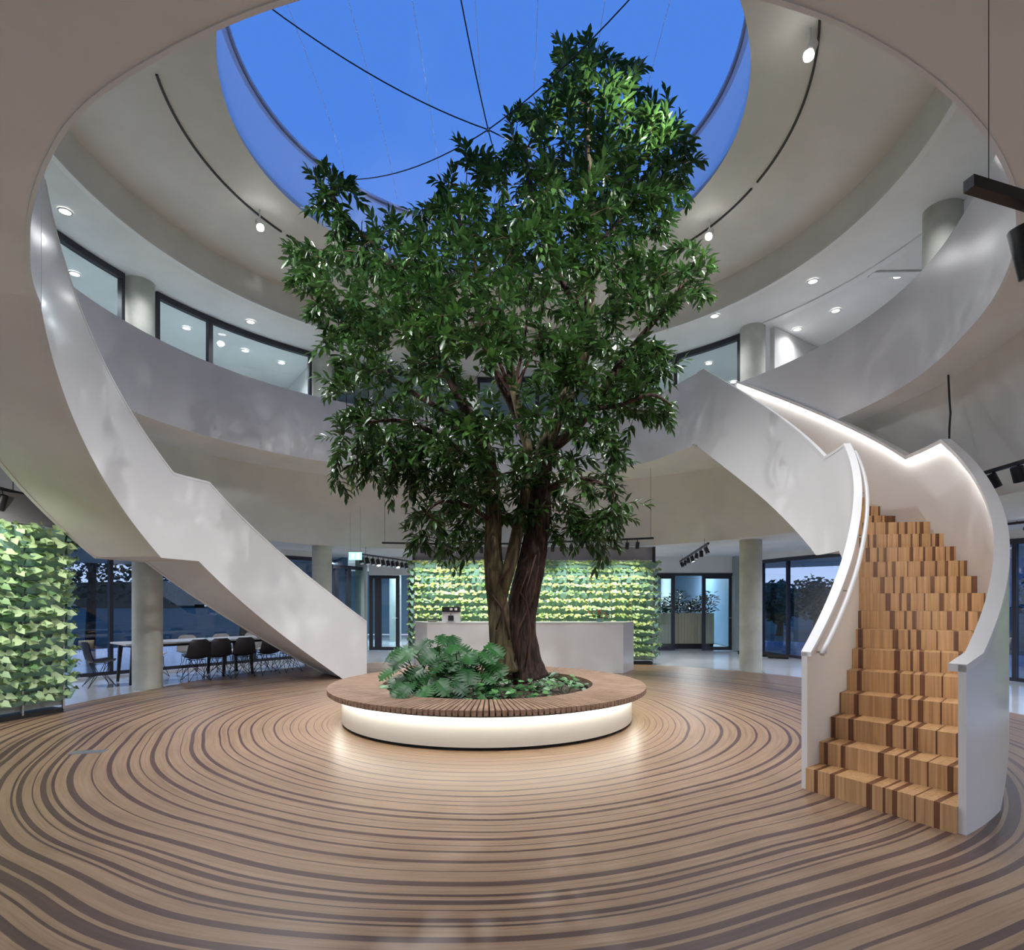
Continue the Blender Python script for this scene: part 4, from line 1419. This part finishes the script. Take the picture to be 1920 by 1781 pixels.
# ------------------------------------------------------------------ reception desk
desk = thing('reception_desk', 'white block reception desk behind the tree planter', 'desk', (.28, 12.6, 0))
rings = []
for i in range(13):
    s = -1 + 2 * i / 12
    x = s * 2.08; y = .07 * s * s - .03
    rings.append([(x, y, -.008), (x + .36 * s ** 5, y + .70, -.008), (x + .36 * s ** 5, y + .70, 1.06), (x, y, 1.06)])
MB().sweep(rings).build('counter_body', M['desk'], desk, auto=30)
rings = []
for i in range(13):
    s = -1 + 2 * i / 12
    x = s * 2.09; y = .07 * s * s - .04
    rings.append([(x, y, 1.062), (x + .36 * s ** 5, y + .72, 1.062), (x + .36 * s ** 5, y + .72, 1.076), (x, y, 1.076)])
MB().sweep(rings).build('countertop', M['cap'], desk, auto=30)
cm = thing('coffee_machine', 'small white and black coffee machine on the left of the reception desk', 'coffee machine', (-1.30, 12.85, 1.077))
MB().box((0, 0, .11), (.38, .34, .22)).build('body', M['desk'], cm)
MB().box((0, -.02, .275), (.37, .36, .11)).build('top_panel', M['black'], cm)
for x in (.01, .11): MB().box((x, -.203, .28), (.055, .006, .05)).build('button', M['cap'], cm)
MB().box((0.0, -.175, .09), (.115, .02, .11)).build('cup_recess', M['black'], cm)
MB().tube([(0, -.18, .2), (0, -.18, .15)], .006, 6).build('spout', M['black'], cm)
MB().box((0, -.2, .01), (.2, .06, .012)).build('drip_tray', M['steel'], cm)
bs = thing('basket', 'brown round basket handle beside the coffee machine', 'basket', (-1.72, 12.9, 1.077))
MB().tube([(.12 * math.cos(a), 0, .02 + .1 * math.sin(a)) for a in [PI * i / 12 for i in range(13)]], .010, 6).build('handle', M['cladding'], bs)
MB().lathe([(.07, 0), (.115, .012), (.12, .03), (.11, .03), (.07, .01)], seg=20).build('bowl', M['cladding'], bs)
fp = thing('flower_pot', 'red and orange flowers in a pot standing behind the desk right end', 'flowers', (1.92, 13.0, 1.077))
MB().lathe([(.0, 0), (.07, 0), (.09, .08), (.0, .08)], seg=20, closed=False).build('pot', M['tray'], fp)
for k in range(16):
    a = mq.uniform(0, 2 * PI); r = mq.uniform(.02, .26)
    tip = Vector((math.cos(a) * r, math.sin(a) * r * .5, mq.uniform(.1, .26)))
    st = MB().tube([(0, 0, .07), tuple(tip * .6 + Vector((0, 0, .02))), tuple(tip)], .003, 4).build('stem', M['ivy'], fp); attr(st.data, .5)
    MB().lathe([(0, -.012), (.02, -.006), (.028, .006), (.012, .014), (0, .006)], tuple(tip), 8, closed=False).build('flower', M['red'] if k % 3 else M['orange'], fp)
    for j in range(2):
        lf = link(bpy.data.objects.new('leaf', mq.choice(hl)), fp)
        lf.matrix_local = leaf_mats(tip * mq.uniform(.4, .9), Vector((math.cos(a + j), math.sin(a + j), .1)), Vector((0, -.5, 1)), .06, .06)

# office planter box
pb = thing('planter_box', 'pale timber clad planter box behind the right glass doors', 'planter', (5.55, 19.4, 0))
MB().box((0, 0, .62), (1.9, .42, 1.0)).build('core', M['dark'], pb)
for k in range(18):
    MB().box((-.95 + (k + .5) * 1.9 / 18, -.222, .64), (1.9 / 18 - .006, .02, .98)).build('board', M['cladding'], pb)
MB().box((0, 0, .06), (1.86, .4, .12)).build('plinth', M['black'], pb)
dk = leafmat('dark office plant leaf', (.008, .03, .02), (.03, .10, .05), .4, .1)
for k, x in enumerate([-.75, -.42, -.1, .25, .55, .82]):
    t = thing('office_plant', ['dark leafy plant at the left end of the timber planter box', 'second dark plant from the left in the timber planter box', 'dark plant left of the middle of the timber planter box', 'tall dark plant right of the middle of the timber planter box', 'second dark plant from the right in the timber planter box', 'dark leafy plant at the right end of the timber planter box'][k], 'plant', (5.55 + x, 19.35, 1.13))
    q = random.Random(k)
    mb = MB()
    for j in range(150):
        a = q.uniform(0, 2 * PI); r = q.uniform(0, .22); h = q.uniform(0, .34 + .18 * (k % 3))
        m_ = leaf_mats(Vector((math.cos(a) * r, math.sin(a) * r, h)), Vector((math.cos(a), math.sin(a), q.uniform(-.2, .8))), Vector((0, -.3, 1)), q.uniform(.12, .2), .07)
        mb.add([tuple(m_ @ Vector(v)) for v in LV], LF)
    o = mb.build('foliage', dk, t, smooth=True); attr(o.data, .4); o['kind'] = 'stuff'
    MB().tube([(0, 0, -.02), (0, 0, .3)], .012, 6).build('stem', M['twig'], t)

# dark rolled mats at the right windows
for k, (x, y) in enumerate([(6.75, 17.1), (6.95, 16.5), (7.1, 15.9)]):
    o = MB().tube([(-.25, 0, 0), (.25, 0, 0)], .05, 14).build('rolled_mat', M['dark'], smooth=False)
    o.location = (x, y, .038); o.rotation_euler = (0, 0, -.5)
    tag(o, ['dark rolled mat on the floor by the right windows, farthest one', 'dark rolled mat on the floor by the right windows, middle one', 'dark rolled mat on the floor by the right windows, nearest one'][k], 'mat')

# ------------------------------------------------------------------ meeting table and chairs
td = Vector((2.5, 2.8, 0)).normalized(); tn = Vector((-td.y, td.x, 0)); ta = math.atan2(td.y, td.x)
A0 = Vector((-6.97, 10.76, 0))
TL = 4.1
tc_ = A0 + td * (TL / 2) + tn * .48
tbl = thing('meeting_table', 'long white meeting table with black legs before the left windows', 'table', tc_, ta)
MB().box((0, 0, .735), (TL, .95, .03)).build('tabletop', M['tabletop'], tbl)
MB().box((0, 0, .69), (TL - .3, .7, .05)).build('apron', M['black'], tbl)
for x in (-TL / 2 + .15, -.25, .25, TL / 2 - .15):
    for y in (-.38, .38):
        MB().sweep([[(x - .035, y - .035, .71), (x + .035, y - .035, .71), (x + .035, y + .035, .71), (x - .035, y + .035, .71)], [(x - .02 + .05 * (1 if x > 0 else -1), y - .02, -.008), (x + .02 + .05 * (1 if x > 0 else -1), y - .02, -.008), (x + .02 + .05 * (1 if x > 0 else -1), y + .02, -.008), (x - .02 + .05 * (1 if x > 0 else -1), y + .02, -.008)]]).build('leg', M['black'], tbl)


def shell_mesh(m):
    # seat faces +Y; back at -Y
    prof = [(.22, .44, .16), (.20, .455, .19), (.10, .44, .21), (-.05, .425, .22), (-.15, .44, .225), (-.20, .50, .22), (-.225, .58, .21), (-.245, .68, .195), (-.26, .77, .17), (-.265, .81, .12)]
    vs = []; k = 7
    for (y, z, w) in prof:
        for i in range(k):
            s = -1 + 2 * i / (k - 1)
            vs.append((s * w, y + (.06 * s * s if z > .48 else 0), z + (.05 * s * s if z < .5 else 0)))
    fs = []
    for i in range(len(prof) - 1):
        for j in range(k - 1):
            fs.append((i * k + j, i * k + j + 1, (i + 1) * k + j + 1, (i + 1) * k + j))
    n = len(vs)
    vs2 = [(x, y - .012, z - .008) for x, y, z in vs]
    fs2 = [tuple(v + n for v in f[::-1]) for f in fs]
    return MB().add(vs + vs2, fs + fs2).mesh('shell', m, True)


shb, shw = shell_mesh(M['chair']), shell_mesh(M['chairw'])
mb = MB()
feet = [(-.22, .2), (.22, .2), (.2, -.22), (-.2, -.22)]
for (x, y) in feet:
    for dx in (-.09, .09):
        mb.tube([(x, y, 0), (x * .35 + dx, y * .25, .24), (x * .5 + dx * .3, y * .6, .42)], .006, 5)
mb.tube([(-.13, .12, .41), (.13, .12, .41), (.12, -.12, .41), (-.12, -.12, .41), (-.13, .12, .41)], .006, 5)
wire_me = mb.mesh('wire_base', M['black'])


def chair(loc, rz, white, label, group=None):
    t = thing('shell_chair', label, 'chair', (loc[0], loc[1], -.008), rz, group)
    link(bpy.data.objects.new('shell', shw if white else shb), t)
    link(bpy.data.objects.new('wire_base', wire_me), t)
    return t


face = ta  # chair +Y axis along tn
NC = [.8, 1.2, 1.68, 2.2, 2.7]
nm = ['black shell chair half hidden right behind the round column', 'black shell chair, second from the round column', 'black shell chair, third from the round column', 'black shell chair, fourth from the round column', 'black shell chair under the staircase, farthest of the near row']
for s, lb in zip(NC, nm):
    p = A0 + td * (s + .35) - tn * .12
    chair(p, face + random.uniform(-.1, .1), False, lb, 'chairs along the near side of the meeting table')
p = A0 - td * .30 + tn * .4
chair(p, face - PI / 2, False, 'dark shell chair at the left head of the meeting table', 'chairs of the meeting table')
nm2 = ['pale shell chair beyond the table, seen left of the round column', 'pale shell chair beyond the table, first right of the column', 'pale shell chair beyond the table, second right of the column', 'pale shell chair beyond the table, third right of the column', 'pale shell chair beyond the table, farthest one']
for s, lb in zip([.5, 1.2, 1.9, 2.6, 3.3], nm2):
    p = A0 + td * (s + .3) + tn * 1.12
    chair(p, face + PI + random.uniform(-.1, .1), True, lb, 'chairs beyond the meeting table')
cp = MB().lathe([(0, 0), (.035, 0), (.04, .09), (.033, .09), (.03, .01), (0, .01)], seg=16, closed=False).build('glass_tumbler', M['gi'])
cp.location = tuple(A0 + td * 1.5 + tn * .3 + Vector((0, 0, .751))); tag(cp, 'small clear tumbler standing on the meeting table', 'glass')
# floor sockets
o = MB().box((0, 0, .002), (.32, .14, .004), .2).build('floor_socket', M['steel'])
o.location = (-4.32, 6.08, 0); tag(o, 'flat grey floor socket plate in the timber floor at the left', 'socket')

# ------------------------------------------------------------------ outdoors
o = MB().lathe([(200, -.3), (0, -.3)], (0, 0, 0), 64, closed=False, caps=False).build('ground', M['grass']); tag(o, kind='structure')


def garden_tree(x, y, h, wd, lb, seed, nl=1500):
    q = random.Random(seed)
    t = thing('garden_tree', lb, 'tree', (x, y, -.3))
    MB().tube([(0, 0, 0), (.1, 0, h * .35), (0, .1, h * .7)], [.18, .13, .05], 8).build('trunk', M['bark'], t, smooth=True)
    mb = MB()
    for k in range(nl):
        while True:
            a = Vector((q.uniform(-1, 1), q.uniform(-1, 1), q.uniform(-1, 1)))
            if a.length < 1: break
        lump = 1 + .25 * math.sin(5 * a.x + seed) * math.sin(4 * a.z + 1)
        p = Vector((a.x * wd * lump, a.y * wd * lump, h * .62 + a.z * h * .40))
        m_ = leaf_mats(p, Vector((q.uniform(-1, 1), q.uniform(-1, 1), q.uniform(-1, .4))), Vector((q.uniform(-1, 1), q.uniform(-1, 1), 1)), q.uniform(.18, .36), .2)
        mb.add([tuple(m_ @ Vector(v)) for v in ((0, 0, 0), (.5, .5, 0), (1, 0, 0), (.5, -.5, 0))], [(0, 1, 2, 3)])
    me = mb.mesh('crown', M['outleaf'])
    A = me.attributes.new('var', 'FLOAT', 'POINT')
    A.data.foreach_set('value', np.repeat(np.array([q.random() * .7 for _ in range(nl)]), 4).tolist())
    o = link(bpy.data.objects.new('crown', me), t); o['kind'] = 'stuff'


GT = [(-17.5, 17, 7.0, 2.2, 'dark garden tree seen left of the first window post'), (-16.0, 22.6, 8, 2.2, 'dark garden tree right of the first window post'), (-17.2, 28, 7, 2.5, 'garden tree behind the window beside the round column'), (-14, 31, 5.5, 2.2, 'low garden tree right of the round column'),
      (-12.6, 36, 6, 2.4, 'distant garden tree over the meeting table'), (-20.5, 12.5, 8, 2.6, 'large garden tree beyond the left living wall'), (13.9, 31, 2.9, 1.0, 'slim garden tree beyond the right window, left one'), (17.8, 35, 3.2, 1.5, 'garden tree beyond the right window, middle'), (22, 35, 2.9, 1.8, 'bushy garden tree beyond the right window, right one'), (24, 26, 3.4, 1.6, 'low garden tree behind the right staircase'), (-22, 22, 8, 3, 'tall garden tree far left in the garden')]
for k, g in enumerate(GT): garden_tree(*g[:4], g[4], k)
mb = MB()
for i in range(28):
    x = -130 + i * 9.6; mb.box((x, 150 + 8 * math.sin(i), 2), (12, 10, 5.5 + 2.2 * math.sin(i * 1.7) + 1.5 * math.sin(i * .6)))
o = mb.build('distant_tree_line', M['outleaf']); attr(o.data, .2); tag(o, 'dark distant tree line on the horizon', 'trees', kind='stuff')
for k, (x, y, w, h, lb) in enumerate([(100, 120, 9, 13, 'stepped distant tower block in the far right window'), (112, 118, 8, 9, 'lower distant block beside the tower block'), (40, 100, 14, 3.5, 'flat distant building in the right window')]):
    t = thing('distant_building', lb, 'building', (x, y, -.3))
    MB().box((0, 0, h / 2), (w, 8, h)).build('wall', M['bldg'], t)
    MB().box((w * .15, 0, h + .6), (w * .4, 5, 1.2)).build('roof_block', M['bldg'], t)
